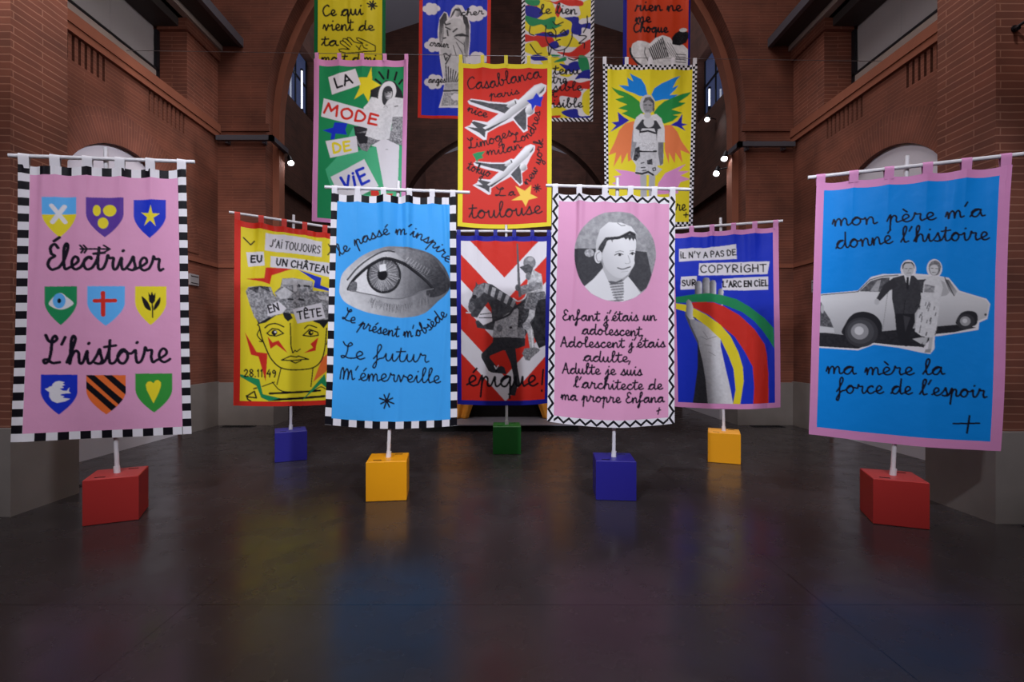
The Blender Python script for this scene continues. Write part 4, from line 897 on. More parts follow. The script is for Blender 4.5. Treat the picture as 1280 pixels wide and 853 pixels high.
def art_mode(A):
    K = 7.975; A.frame(384, 66, K)
    A.poly([(360, 560), (470, 720), (400, 853), (960, 853), (960, 600)], 'mint', clip=None)
    A.lines([[(715, 190), (760, 255)], [(808, 170), (800, 250)], [(890, 190), (870, 265)], [(945, 270), (915, 308)], [(680, 265), (730, 302)]], 2.6, 'black')
    A.poly([(640, 140), (648, 272), (738, 325), (635, 370), (612, 495), (560, 402), (465, 462), (522, 345), (510, 245), (598, 244)], 'yellow')
    A.poly([(632, 370), (735, 320), (780, 270), (870, 285), (940, 380), (962, 470), (962, 560), (632, 560)], 42)
    A.poly([(270, 690), (400, 700), (378, 765), (395, 815), (280, 802), (270, 860), (230, 860), (240, 802), (150, 770), (255, 742)], 'royal')
    A.poly([(460, 730), (620, 740), (610, 1000), (500, 930)], 48, noise=10)
    A.frame(384, 170, K)
    A.poly([(90, 200), (510, 150), (700, 100), (960, 100), (960, 600), (90, 700)], 'mint'); A.poly([(90, 180), (330, 170), (180, 330), (250, 560), (330, 800), (90, 853)], 'green')
    A.poly([(490, -30), (640, -60), (700, -40), (960, -60), (960, 100), (890, 80), (720, 60), (640, 90), (600, 160), (540, 140), (500, 60)], 128, noise=44, cell=1.3)
    A.poly([(470, -30), (610, -30), (600, 75), (520, 80)], 44)
    A.poly([(640, 100), (690, 110), (770, 530), (905, 530), (918, 95), (760, 20)], 'white'); A.line([(785, 135), (805, 135)], .8, 120)
    A.poly([(232, 405), (572, 233), (715, 500), (640, 545), (560, 585), (320, 600)], 'white'); A.poly([(565, 585), (640, 545), (720, 560), (720, 600)], 'green'); A.poly([(640, 540), (712, 545), (725, 585), (690, 602), (640, 596)], 'red'); A.poly([(790, 575), (860, 572), (840, 602), (800, 600)], 'red')
    A.poly([(180, 48), (490, -2), (510, 158), (228, 215)], 'white')
    write(A, 'DE', [(258, 168), (435, 140)], 92, 3.0, 'yellow', True); write(A, 'VI', [(352, 530), (500, 500)], 118, 3.6, 'royal', True); write(A, 'E', [(540, 490), (625, 452)], 148, 3.6, 'royal', True)
    A.frame(384, 66, K)
    A.poly([(560, 545), (600, 505), (640, 440), (690, 450), (740, 480), (860, 440), (960, 455), (960, 650), (850, 660), (820, 860), (700, 870), (580, 830), (600, 770)], 222, noise=10); A.poly([(850, 640), (960, 640), (960, 880), (830, 870)], 150, noise=44, cell=1.3)
    A.poly([(705, 490), (715, 380), (755, 305), (820, 280), (870, 310), (885, 390), (850, 480), (790, 520), (730, 520)], 226, smooth=True); A.poly([(745, 480), (748, 390), (772, 340), (820, 330), (850, 370), (845, 440), (800, 475), (770, 520)], 60, smooth=True)
    A.ell(806, 408, 38, 58, 172, grad=((780, 400), 120, (835, 400), 206)); A.poly([(760, 350), (800, 330), (845, 350), (850, 385), (765, 390)], 60); A.line([(790, 432), (822, 428)], 1.1, 'white'); A.lines([[(782, 396), (796, 394)], [(818, 394), (832, 396)]], 1.1, 40)
    A.line([(760, 545), (780, 520), (800, 545)], .8, 170); A.line([(870, 535), (900, 530)], 1.2, 90)
    A.poly([(207, 238), (478, 152), (532, 315), (245, 415)], 'white'); A.poly([(162, 450), (560, 560), (705, 598), (682, 775), (135, 632)], 'white')
    write(A, 'LA', [(288, 350), (452, 295)], 98, 2.4, 'black', True); write(A, 'MODE', [(160, 592), (420, 662), (690, 722)], 100, 3.0, 'red', True)

def plane_print(A):
    A.poly([(195, 450), (230, 425), (400, 450), (570, 465), (670, 425), (705, 435), (860, 290), (930, 268), (982, 290), (975, 350), (920, 420), (860, 520), (862, 565), (790, 612), (792, 742), (750, 762), (650, 640), (500, 702), (392, 762), (382, 832), (350, 835), (270, 782), (163, 715), (220, 688), (248, 638), (390, 658), (505, 572), (350, 532), (208, 478)], 'white')
    A.poly([(206, 440), (240, 436), (400, 468), (590, 480), (640, 500), (610, 590), (500, 545), (370, 505), (230, 458)], 78, noise=10); A.poly([(650, 615), (780, 500), (780, 720), (758, 742), (700, 680)], 80, noise=10)
    A.poly([(228, 660), (260, 650), (380, 685), (450, 700), (372, 752), (366, 812), (310, 765), (188, 706), (290, 716)], 74, noise=8)
    A.poly([(345, 715), (500, 632), (560, 575), (690, 445), (870, 300), (930, 285), (962, 308), (940, 352), (880, 420), (620, 610), (500, 672), (390, 742)], 210, grad=((640, 500), 236, (700, 580), 140))
    A.poly([(360, 735), (500, 668), (640, 600), (560, 650), (400, 745)], 70); A.poly([(580, 500), (600, 478), (655, 442), (682, 450), (675, 480), (610, 518)], 222, grad=((620, 460), 236, (640, 505), 150)); A.line([(668, 445), (676, 470)], 1.4, 60)
    A.ell(812, 540, 44, 44, 210, grad=((790, 510), 240, (840, 570), 140)); A.poly([(905, 370), (965, 300), (955, 345), (925, 372)], 86)

def art_planes(A):
    K = 7.975; A.frame(560, 70, K)
    write(A, 'Casablanca', [(192, 328), (400, 318), (600, 275), (930, 208)], 62, 1.6, 'black'); write(A, 'paris', [(415, 408), (560, 402), (712, 370)], 34, 1.5, 'black'); write(A, 'nice', [(190, 545), (290, 590), (388, 612)], 42, 1.6, 'black')
    plane_print(A)
    A.poly([(880, 365), (912, 408), (952, 398), (930, 455), (926, 505), (870, 490), (838, 542), (828, 482), (783, 442), (845, 422)], 'royal')
    src = np.array([[195, 450, 1], [970, 290, 1], [365, 830, 1]], float); dst = np.array([[250, 190], [855, 15], [410, 490]], float)
    X = np.linalg.solve(src, dst); A.frame(560, 180, K, (X[:2].T, X[2])); plane_print(A); A.frame(560, 180, K)
    A.poly([(240, 100), (290, 80), (370, 68), (335, 110), (350, 135), (300, 150), (285, 180), (270, 145)], 'green'); A.poly([(668, 410), (762, 460), (828, 405), (818, 492), (892, 530), (800, 550), (772, 615), (735, 548), (632, 548), (718, 505)], 'gold'); A.aster(885, 437, 40, 1.5, 'black', 8, .2)
    write(A, 'tokyo', [(185, 250), (290, 285), (412, 322)], 46, 1.5, 'black'); write(A, 'L', [(470, 505), (570, 505)], 38, 1.5, 'black'); write(A, 'a', [(600, 500), (668, 500)], 34, 1.5, 'black'); write(A, 'toulouse', [(210, 728), (500, 712), (935, 684)], 72, 1.8, 'black')
    A.frame(560, 60, 3.557)
    write(A, 'Limoges', [(92, 448), (190, 425), (288, 385)], 22, 1.5, 'black'); write(A, 'Londres', [(292, 420), (350, 405), (385, 370), (402, 325), (410, 282)], 20, 1.5, 'black'); write(A, 'milan', [(172, 474), (250, 465), (328, 442)], 19, 1.5, 'black'); write(A, 'new york', [(350, 608), (388, 562), (412, 500), (422, 405)], 20, 1.5, 'black')

def art_wings(A):
    K = 7.975; A.frame(740, 70, K)
    A.poly([(375, 170), (430, 195), (490, 225), (530, 290), (552, 385), (520, 400), (470, 395), (420, 370), (340, 345), (265, 288), (310, 290), (362, 300), (348, 215), (410, 248)], (28, 132, 224)); A.poly([(880, 195), (840, 240), (800, 320), (862, 288), (825, 340), (775, 390), (862, 385), (780, 432), (700, 432), (630, 450), (590, 385), (620, 320), (690, 270), (800, 225)], (28, 132, 224))
    A.poly([(190, 310), (240, 330), (320, 355), (400, 395), (470, 450), (500, 520), (520, 560), (430, 630), (360, 600), (295, 570), (355, 545), (258, 520), (330, 490), (350, 482), (280, 455), (230, 430), (320, 405), (270, 390), (220, 345)], 'leaf'); A.poly([(990, 358), (950, 400), (860, 460), (935, 465), (880, 500), (790, 535), (900, 565), (860, 580), (800, 590), (860, 600), (800, 650), (720, 675), (640, 620), (615, 560), (660, 500), (720, 450), (820, 410), (900, 375)], (40, 140, 70))
    A.poly([(255, 555), (320, 610), (372, 640), (310, 680), (180, 758), (240, 690), (192, 662), (265, 650)], (44, 42, 170)); A.poly([(900, 575), (892, 670), (952, 684), (895, 700), (930, 748), (850, 705), (778, 690), (850, 650)], (44, 42, 170))
    A.poly([(420, 645), (430, 853), (405, 1030), (360, 1050), (355, 960), (295, 1080), (290, 980), (215, 1105), (240, 960), (160, 990), (220, 870), (270, 740), (330, 670)], 'salmon'); A.poly([(720, 690), (790, 690), (850, 760), (890, 850), (985, 985), (880, 940), (900, 1065), (830, 960), (825, 1070), (765, 960), (765, 1075), (725, 940)], 'salmon')
    A.frame(740, 170, K)
    A.poly([(230, 330), (330, 340), (430, 360), (480, 390), (490, 520), (250, 520), (280, 500), (200, 470), (270, 440), (215, 400), (300, 385)], 'lilac'); A.poly([(935, 280), (860, 350), (970, 352), (880, 395), (975, 432), (880, 460), (860, 500), (860, 570), (650, 580), (660, 470), (730, 370), (850, 315)], 'lilac')
    A.lines([[(512, 380), (515, 600)], [(600, 380), (595, 600)]], 7.6, 176); A.poly([(545, 385), (568, 385), (566, 600), (546, 600)], 'yellow')
    A.poly([(385, 210), (390, 140), (430, -60), (700, -60), (715, 200), (705, 290), (655, 290), (640, 390), (430, 380), (440, 290)], 206)
    A.poly([(405, -60), (470, -60), (440, 90), (395, 235), (384, 190)], 150, noise=10); A.poly([(660, -60), (715, -60), (710, 270), (680, 298), (660, 180)], 120, noise=10)
    A.poly([(440, 90), (470, 130), (640, 150), (640, 300), (700, 330), (640, 390), (440, 370), (450, 240)], 198, noise=12); A.poly([(430, 120), (475, 100), (480, 200), (440, 250), (410, 235)], 60, noise=50, cell=1.2); A.lines([[(440, 365), (500, 375), (560, 355), (610, 385)]], 2.4, 44); A.poly([(548, 240), (600, 225), (605, 285), (552, 280)], 74, noise=30); A.lines([[(605, 320), (632, 312), (635, 340), (610, 345), (605, 320)], [(490, 270), (520, 262)], [(500, 345), (540, 340)], [(490, 315), (530, 310)]], 1.2, 44); A.line([(470, 150), (640, 150)], 2.2, 44)
    A.poly([(470, -60), (635, -60), (638, 130), (600, 150), (490, 145), (470, 100)], 206, noise=26, cell=1)
    A.frame(740, 70, K)
    A.poly([(410, 853), (412, 690), (440, 610), (490, 570), (560, 600), (640, 575), (690, 620), (722, 720), (725, 860), (660, 860), (640, 700), (480, 700), (470, 860)], 216, noise=8); A.poly([(430, 720), (500, 630), (560, 640), (640, 640), (690, 720), (655, 730), (640, 860), (475, 860), (470, 740)], 62)
    A.ell(566, 660, 52, 52, 206); A.poly([(475, 760), (500, 720), (620, 720), (640, 780), (640, 860), (470, 860)], 212, noise=10); A.line([(480, 756), (560, 745), (632, 768)], 2.4, 50); A.ell(550, 480, 74, 96, 196); A.ell(560, 490, 54, 84, 150, noise=8); A.poly([(505, 460), (530, 412), (580, 405), (618, 450), (622, 540), (605, 560), (605, 470), (560, 435), (520, 465)], 88, noise=14)
    A.lines([[(520, 486), (542, 484)], [(566, 488), (588, 490)]], 1.1, 40); A.line([(540, 540), (568, 542)], 1.1, 90); A.ell(552, 590, 34, 30, 190)
    A.frame(740, 170, K); write(A, 're', [(835, 740), (935, 742)], 58, 1.6, 'black'); A.lines([[(912, 786), (955, 786)], [(936, 765), (932, 808)]], 1.4, 'black')

def art_hand(A):
    K = 10.667; A.frame(384, 0, K)
    write(A, 'Ce', [(205, 210), (385, 205)], 74, 2.0, 'black'); write(A, 'qui', [(450, 205), (745, 190)], 80, 2.0, 'black'); write(A, 'vient', [(210, 402), (610, 402)], 80, 1.9, 'black'); write(A, 'de', [(682, 405), (890, 405)], 62, 1.9, 'black'); write(A, 'ta', [(190, 605), (412, 605)], 66, 1.9, 'black')
    A.lines([[(905, 612), (780, 550), (680, 502), (655, 505), (662, 528), (742, 580)], [(742, 580), (680, 572), (620, 555), (565, 500), (535, 495), (528, 515), (592, 595)],
             [(575, 570), (510, 512), (480, 510), (470, 532), (570, 622)], [(510, 560), (465, 540), (435, 548), (440, 575), (560, 655)], [(560, 655), (470, 645), (420, 655), (430, 682), (520, 706), (700, 694), (905, 682), (905, 612)]], 1.3, 'black', smooth=False)
    A.lines([[(650, 610), (705, 662)], [(715, 600), (682, 665)], [(728, 585), (755, 640), (800, 655)], [(780, 605), (805, 605)]], 1.2, 'black')
    write(A, "moit d'mi", [(185, 815), (930, 828)], 56, 1.8, 'black'); A.aster(865, 65, 62, 2.0, 'black', 8, .2)

def cloud(A, cx, cy, s):
    for dx, dy, r in ((-.8, .05, .5), (-.25, -.4, .55), (.35, -.35, .5), (.85, 0, .45), (.35, .4, .5), (-.3, .45, .5), (0, 0, .6)): A.ell(cx+dx*s, cy+dy*s, r*s, r*s*.92, 'white')

def art_angel(A):
    K = 10.667; A.frame(510, 0, K)
    cloud(A, 310, 115, 92); cloud(A, 900, 180, 120); cloud(A, 350, 595, 105); cloud(A, 920, 790, 110); cloud(A, 355, 1085, 110)
    A.poly([(400, 600), (392, 420), (420, 240), (480, 155), (520, 170), (545, 240), (585, 110), (640, 62), (720, 66), (790, 200), (832, 330), (825, 560), (805, 760), (800, 1100), (860, 1300), (900, 1440), (410, 1432), (460, 1260), (480, 1140), (430, 840)], 'white'); A.poly([(430, 620), (470, 330), (600, 240), (790, 420), (760, 760), (790, 1110), (500, 1110)], 150)
    A.poly([(410, 480), (420, 260), (480, 168), (512, 180), (520, 260), (470, 330), (440, 520), (425, 620)], 120, grad=((470, 200), 56, (440, 520), 140), noise=10, cell=4); A.poly([(720, 180), (790, 230), (815, 340), (812, 560), (790, 760), (760, 760), (770, 420), (735, 280)], 140, grad=((760, 220), 46, (800, 700), 160), noise=10, cell=4)
    A.poly([(470, 520), (480, 320), (560, 260), (600, 240), (700, 250), (760, 330), (770, 470), (750, 560), (760, 850), (800, 1110), (500, 1120), (440, 800), (430, 620)], 204, noise=12, cell=6)
    A.ell(655, 155, 46, 68, 190, grad=((630, 150), 214, (690, 160), 120)); A.poly([(555, 250), (590, 160), (625, 112), (690, 110), (720, 170), (710, 240), (690, 150), (630, 140), (600, 200)], 70, noise=14)
    A.poly([(600, 490), (640, 455), (720, 440), (800, 470), (815, 490), (740, 485), (660, 480)], 56); A.lines([[(620, 500), (700, 560), (740, 590)], [(600, 600), (640, 740)], [(640, 560), (720, 700), (740, 840)], [(745, 560), (755, 700)]], 1.2, 110); A.lines([[(480, 290), (500, 330), (560, 310)], [(500, 360), (560, 390)], [(520, 400), (530, 470)], [(600, 420), (650, 380)], [(470, 510), (500, 500)]], 2.0, 74)
    A.lines([[(470, 720), (500, 710), (540, 740), (570, 720)], [(480, 740), (500, 800), (520, 760)], [(500, 850), (560, 740)]], 1.8, 60)
    for k in range(7): A.line([(500+34*k, 870+20*k), (515+22*k, 1090)], 1.5, 70)
    A.poly([(490, 1110), (800, 1110), (810, 1180), (480, 1190)], 176, noise=14); A.line([(480, 1210), (810, 1200)], 2.6, 80); A.poly([(480, 1230), (820, 1225), (860, 1400), (440, 1410)], 170, noise=40, cell=1.2)
    cloud(A, 640, 1290, 54); write(A, 'craier', [(285, 605), (420, 620), (540, 632)], 44, 1.3, 'black'); write(A, 'cher', [(700, 205), (1008, 195)], 44, 1.4, 'black'); write(A, 'anges', [(268, 1095), (390, 1098), (500, 1096)], 44, 1.3, 'black')

def art_camo(A):
    K = 10.667; A.frame(640, 0, K)
    def bl(c, *p):
        q = np.array(p, float); m = q.mean(0); A.poly((q-m)*(1.1, 1.35)+m, c, smooth=True)
    Y, R_, B, G = 'yellow', 'red', 'navy', 'green'
    bl(Y, (360, 60), (460, 30), (540, 60), (600, 150), (680, 230), (880, 200), (880, 100), (1000, 40), (1050, 100), (1040, 200), (900, 240), (760, 300), (780, 380), (640, 380), (540, 330), (400, 240), (300, 200)); bl(Y, (170, 300), (300, 330), (420, 340), (420, 420), (300, 440), (180, 380)); bl(Y, (180, 600), (330, 560), (420, 620), (300, 660)); bl(Y, (700, 330), (790, 340), (800, 420), (720, 460), (640, 420)); bl(Y, (600, 460), (760, 480), (860, 540), (900, 600), (700, 600), (560, 560)); bl(Y, (170, 690), (260, 620), (440, 640), (480, 720), (640, 780), (700, 900), (460, 860), (340, 760)); bl(Y, (450, 380), (560, 360), (580, 430), (450, 430))
    bl(R_, (400, 5), (560, 30), (700, 10), (900, 20), (910, 70), (760, 75), (620, 50), (580, 130), (620, 190), (650, 90), (540, 40)); bl(R_, (170, 470), (300, 490), (420, 450), (540, 540), (400, 605), (320, 540), (180, 545)); bl(R_, (620, 690), (780, 690), (880, 630), (1030, 560), (1040, 660), (880, 750), (740, 730)); bl(R_, (190, 80), (280, 50), (330, 90), (260, 120))
    bl(B, (180, 100), (330, 110), (400, 180), (280, 240), (200, 200)); bl(B, (710, 265), (880, 255), (900, 320), (1050, 310), (1030, 370), (930, 360), (910, 430), (800, 410), (800, 310)); bl(B, (320, 460), (460, 440), (600, 460), (730, 410), (720, 470), (580, 490), (440, 480)); bl(B, (490, 600), (580, 560), (620, 620), (540, 640)); bl(B, (250, 760), (340, 740), (470, 790), (300, 800)); bl(B, (760, 860), (860, 830), (930, 880), (860, 930), (800, 900))
    bl(G, (180, 0), (350, 5), (340, 60), (220, 50)); bl(G, (175, 230), (300, 250), (420, 270), (560, 240), (560, 310), (640, 330), (480, 370), (400, 320), (260, 330)); bl(G, (520, 730), (640, 740), (560, 760)); bl(G, (560, 820), (700, 770), (700, 810)); bl(G, (900, 770), (1000, 800), (1030, 980), (940, 940), (890, 850))
    k = 'black'; A.lines([[(240, 350), (230, 440), (290, 470)], [(450, 340), (445, 480), (490, 600), (600, 675), (720, 640), (790, 520), (800, 430)], [(540, 370), (580, 420), (580, 520)], [(540, 290), (590, 330), (680, 300)], [(240, 590), (300, 680), (340, 720), (390, 710)], [(480, 620), (490, 740), (520, 650)], [(680, 750), (700, 650)], [(750, 780), (820, 800), (890, 770)], [(1000, 210), (1000, 330), (950, 430)], [(890, 470), (990, 485), (890, 575), (960, 570), (960, 640)]], 1.5, k, smooth=True)
    A.ell(940, 280, 50, 36, 'white', -.5); A.lines([[(470, 440), (520, 430), (560, 470), (500, 480), (470, 440)], [(640, 440), (690, 400), (730, 460), (660, 465)], [(590, 540), (640, 530)], [(600, 620), (640, 620)]], 1.6, k)
    write(A, 'le', [(370, 185), (520, 180)], 60, 1.7, k); write(A, 'lien', [(580, 180), (860, 190)], 66, 1.7, k)
    A.frame(640, 75, K)
    bl(B, (640, 60), (760, 70), (860, 30), (850, 100), (780, 140)); bl(B, (850, 240), (940, 160), (1050, 150), (1050, 230), (930, 230)); bl(R_, (640, 360), (780, 290), (900, 310), (1030, 290), (1030, 370), (900, 370), (700, 400)); bl(R_, (480, 430), (700, 420), (890, 430), (860, 500), (650, 480), (640, 570), (500, 540)); bl(Y, (480, 700), (620, 640), (760, 700), (740, 770), (480, 770)); bl(B, (680, 700), (860, 670), (900, 740), (1040, 740), (1000, 770), (800, 760)); bl(Y, (950, 480), (1050, 440), (1040, 680), (950, 640)); bl(Y, (640, 200), (800, 190), (740, 220)); bl(R_, (480, 755), (640, 740), (600, 775))
    write(A, 'tenu', [(545, 190), (900, 185)], 62, 1.7, k); write(A, 'entre', [(380, 308), (735, 308)], 60, 1.6, k); write(A, 'visible', [(380, 410), (940, 402)], 58, 1.6, k); write(A, 'et', [(420, 495), (600, 490)], 50, 1.6, k); write(A, 'invisible', [(300, 628), (945, 628)], 60, 1.7, k)

def art_cap(A):
    K = 10.667; A.frame(770, 0, K)
    write(A, 'rien', [(255, 150), (615, 140)], 72, 2.1, 'black'); write(A, 'ne', [(680, 148), (880, 140)], 74, 2.1, 'black'); write(A, 'me', [(258, 295), (465, 298)], 66, 2.1, 'black'); write(A, 'Choque', [(232, 425), (690, 432)], 62, 2.1, 'black')
    A.poly([(190, 680), (220, 580), (290, 540), (390, 560), (450, 580), (520, 510), (620, 468), (720, 500), (760, 560), (900, 600), (960, 660), (985, 760), (985, 1000), (420, 1000), (300, 880), (210, 760)], 228, noise=14, cell=2.5); A.line([(190, 640), (200, 720), (260, 810), (330, 880)], 2.6, 40, smooth=True); A.line([(385, 640), (380, 720), (430, 820)], 1.0, 60, smooth=True)
    for k in range(9): A.line([(440+22*k, 650-18*k), (500+24*k, 800-6*k)], 1.6, 60)
    for k in range(5): A.line([(560+40*k, 530+10*k), (700+40*k, 720+20*k)], .7, 110)
    for k in range(4): A.line([(800, 720+34*k), (930, 730+34*k)], 1.0, 70)
    A.poly([(750, 590), (745, 500), (790, 440), (860, 400), (960, 430), (970, 500), (930, 570), (850, 605)], 22, noise=16, cell=1); A.ell(895, 400, 52, 26, 210, noise=16)

# ------------------------------------------------------------------ banners on stands
D2R = math.pi/180
GS, GH, GT = 'printed banners hanging from pole stands', 'printed banners in the front suspended row', 'printed banners in the high suspended row'
def stood(label, slabel, X, D, yaw, block, top, rod, quad, bw, border, bg, art, tabs, tabw, tabcol, sag=0, seed=1, q=1.45, fold=.042):
    rp = stand(slabel, X, D, yaw*D2R, block, top, rod)
    A = Art(rp, quad, bg, seed); art(A); A.finish()
    banner(label, GS, rp, quad, bw, border, A, tabs, tabw, rod, .017, tabcol, sag, fold, seed, q)

stood('pink banner of nine little coats of arms with Électriser L\'histoire, black and white block edge', 'white pole stand on red cube under the banner with nine coats of arms', -3.504, 4.548, 25.1, 'red',
      (132, 184.5), [(10.5, 194.5), (243.7, 202.5)], [(23.2, 206), (232.8, 212.5), (239, 543), (16, 552)], (14, 11, 10.5, 10), ('blocks', 'white', 'black', 34, 17), 'pink', art_electriser,
      (27.5, 69, 109.5, 150, 188, 227), 10, 'white', 0, 3)
stood('sky blue banner with a large black and white eye, checked block edge', 'white pole stand on yellow cube under the banner with the big eye', -1.204, 5.178, 7.3, 'yellow',
      (498.2, 226.5), [(406, 234), (587.2, 240.8)], [(414.8, 242.5), (569.8, 246.5), (571.5, 531.5), (406, 531)], (7.6, 9, 7.8, 8.5), ('blocks', 'white', 'black', 27, 17), 'sky', art_eye,
      (418.6, 447.4, 479.5, 511.8, 540.3, 566), 6.6, 'white', 5, 5)
stood('pink banner with round photo of a child in a cap, black zigzag edge', 'white pole stand on blue cube under the banner with the child photo', 1.114, 5.194, -5.5, 'blue',
      (771.9, 222.5), [(682.5, 232), (863.9, 237)], [(690.8, 241.5), (843.9, 245.5), (843, 529.8), (683.3, 526.5)], (8, 9, 7.5, 8.5), ('zigzag', 'white', 'black', 18.5, 11.5), 'pink', art_child,
      (694, 724, 756, 788, 817.8, 841), 6.8, 'white', 6, 8)
stood('blue banner with a couple standing by a pale car, plain pink edge', 'white pole stand on red cube under the banner with couple and car', 3.430, 4.465, -21.4, 'red',
      (1133.8, 195), [(1009.9, 222.3), (1288, 191.6)], [(1020.2, 229), (1263.6, 207), (1249.6, 563.8), (1010.5, 542.8)], (10, 9.5, 14, 10), ('plain', 'pink2'), 'deep', art_car,
      (1024.6, 1066.9, 1111, 1159, 1207.5, 1257.5), 10, 'pink2', 3, 11)
stood('yellow banner with a line-drawn face wearing a castle, red edge', 'white pole stand on blue cube under the yellow banner with the drawn face', -2.927, 6.863, 24.8, 'blue',
      (367.1, 268.8), [(286.3, 265.3), (440, 288.5)], [(293.2, 274.5), (433, 294.5), (430, 504), (291.8, 507.1)], (8, 7.5, 7, 6), ('plain', 'red'), 'yellow', art_castle,
      (296.8, 326.4, 355.2, 380.9, 406, 429.5), 6, 'red', 2.5, 14)
stood('red and white chevron banner with armoured rider on horse, blue edge', 'white pole stand on green cube under the banner with the mounted rider', .016, 7.300, .8, 'green',
      (632.7, 281.3), [(569, 289), (689.4, 289.4)], [(570.6, 294.5), (688.6, 295), (685.4, 504), (571.4, 505.3)], (5.6, 6.5, 5.2, 5.5), ('plain', 'navy'), 'red', art_knight,
      (573.4, 596, 619.2, 642.8, 665.3, 686), 4.8, 'navy', 2.5, 17)
stood('blue banner with a forearm reaching across a rainbow, pink edge', 'white pole stand on yellow cube under the banner with the rainbow', 2.923, 6.753, -22.2, 'yellow',
      (900.8, 272.5), [(829, 287), (978.6, 276.3)], [(836, 292), (973, 283.5), (975.6, 509.3), (841.6, 508)], (6.5, 6, 7, 6), ('plain', 'pink2'), 'royal', art_rainbow,
      (839.5, 864.5, 890, 916.9, 943.5, 969.6), 5.6, 'pink2', 3, 20)

# ------------------------------------------------------------------ suspended rows
def hung(label, group, D, quad, bw, border, bg, art, tabs, tabw, wire, tabcol, sag=0, seed=1, q=1.45, fold=.024):
    pl = Plane(0, D, 0, 0); A = Art(pl, quad, bg, seed); art(A); A.finish()
    banner(label, group, pl, quad, bw, border, A, tabs, tabw, wire, .005, tabcol, sag, fold, seed, q)

D1, D2 = 7.7, 9.35
W1 = [(160, 63), (1108, 74)]; WY = lambda x: 66.5+(x-394)*(73.4-66.5)/(870-394)
wire1 = [(158, WY(158)), (1106, WY(1106))]
hung('green banner with a woman in a hooded white coat, La mode de vie, pink edge', GH, D1, [(392.8, 74), (510.6, 75), (506.5, 284), (389.9, 276.5)], (6.5, 8, 5.5, 5), ('plain', 'pink2'), 'green', art_mode,
     (396, 424, 452.7, 481, 508), 4.6, wire1, 'pink2', 1, 23)
hung('red banner with two white airliners and city names, yellow edge', GH, D1, [(573.2, 79), (689.8, 79.5), (689, 282.8), (571.9, 283)], (6, 5.8, 5.5, 5), ('plain', 'yellow'), 'red', art_planes,
     (575.8, 603, 632.5, 661, 687), 4.4, wire1, 'yellow', 3, 26)
hung('yellow banner of a standing figure with colourful paper wings, tiny checked edge', GH, D1, [(753.5, 80.5), (871, 80.8), (865.5, 283), (757, 281)], (5.4, 6, 5.4, 5.4), ('check', 'white', 'black', 70, 40), 'yellow', art_wings,
     (755.8, 783.3, 812.5, 841, 868.6), 4.4, wire1, 'white', 1, 29)
wire2 = [(110, -21), (1155, -21)]
ty = lambda l, r, n=5: [l+2.4+(r-l-4.8)*k/(n-1) for k in range(n)]
hung('yellow banner with handwriting and outlined open hand, dark green edge', GT, D2, [(393, -13), (482.2, -13), (481.2, 150), (392, 148)], (4.6, 5, 4.2, 5), ('plain', 'dgreen'), 'yellow', art_hand, ty(393, 482.2), 3.6, wire2, 'dgreen', 1, 32)
hung('blue banner with a winged stone statue among clouds, red edge', GT, D2, [(524.4, -13), (614, -13), (611.5, 150), (522.2, 146.8)], (4.3, 5, 4.4, 3.6), ('plain', 'red'), 'royal', art_angel, ty(524.4, 614), 3.6, wire2, 'red', 1, 35)
hung('multicoloured camouflage banner with ink-line face, black and white striped edge', GT, D2, [(652.2, -13), (743, -13), (741.4, 151.9), (651, 151.5)], (4.5, 5, 4.3, 4.5), ('slant', 'white', 'black', 30, 17), 'white', art_camo, ty(652.2, 743), 3.6, wire2, 'white', 0, 38)
hung('orange red banner with white knitted bobble hats, dark blue edge', GT, D2, [(778.9, -13), (863, -13), (862, 150), (779, 150)], (4.8, 5, 2.4, 5), ('plain', 'navy'), (206, 66, 34), art_cap, ty(778.9, 863), 3.6, wire2, 'navy', 1, 41)

for nm, wr, D, lab in (('suspension_cable', wire1, D1, 'thin steel cable stretched across the nave, carrying the lower suspended banners'), ('suspension_cable', wire2, D2, 'thin steel cable high in the nave, carrying the uppermost banners')):
    pl = Plane(0, D, 0, 0); a, b = (pl.w(*map(float, pl.tz(*p))) for p in wr)
    m = MB(); m.tube(a, b, .004, n=6); o = m.build(nm, M_CABLE); tag(o, lab, 'cable')

# ------------------------------------------------------------------ light rails, spotlights, plates
for sx, nm, z in ((-1, 'left', 5.44), (1, 'right', 5.32)):
    m = MB(); x0, x1 = sorted((sx*5.5, sx*4.42)); m.box(x0, x1, PD-.16, PD-.08, z, z+.09); y = 10.26 if sx < 0 else 10.02
    x0, x1 = sorted((sx*4.42, sx*4.5)); m.box(x0, x1, PD-.16, y, z, z+.09)
    for q in (4.6, 5.3): m.box(*sorted((sx*q, sx*(q+.05))), PD-.1, PD+.01, z-.04, z+.12)
    tag(m.build('light_rail', M_STEEL), 'grey metal light rail along the %s pier of the arch' % nm, 'rail')

def spotlight(label, p, tgt, anchor, power=230):
    r = thing('spotlight', label, 'spotlight', p, 'small dazzling white spotlights')
    d = (Vector(tgt)-Vector(p)).normalized(); a = Vector(p)
    m = MB(); m.tube(a-d*.16, a, .045, .055, caps=False); m.tube(a-d*.2, a-d*.16, .03, .045, caps=True); m.tube(a-d*.004, a+d*.03, .055, .062, caps=False); m.build('housing', M_DARK, r)
    m = MB(); m.tube(a-d*.012, a+d*.002, .05, .05, n=20); m.build('lens', M_LENS, r)
    m = MB(); m.tube(a-d*.1, Vector(anchor), .012, n=8); m.build('bracket', M_DARK, r)
    l = bpy.data.lights.new('spotlight_beam', 'SPOT'); l.energy = power; l.spot_size = .75; l.spot_blend = 1; l.shadow_soft_size = .05; l.color = COOL
    o = bpy.data.objects.new('spotlight_beam', l); C.objects.link(o); o.location = a+d*.05; aim(o, tgt)
cp = (0, 2.0, 1.2)
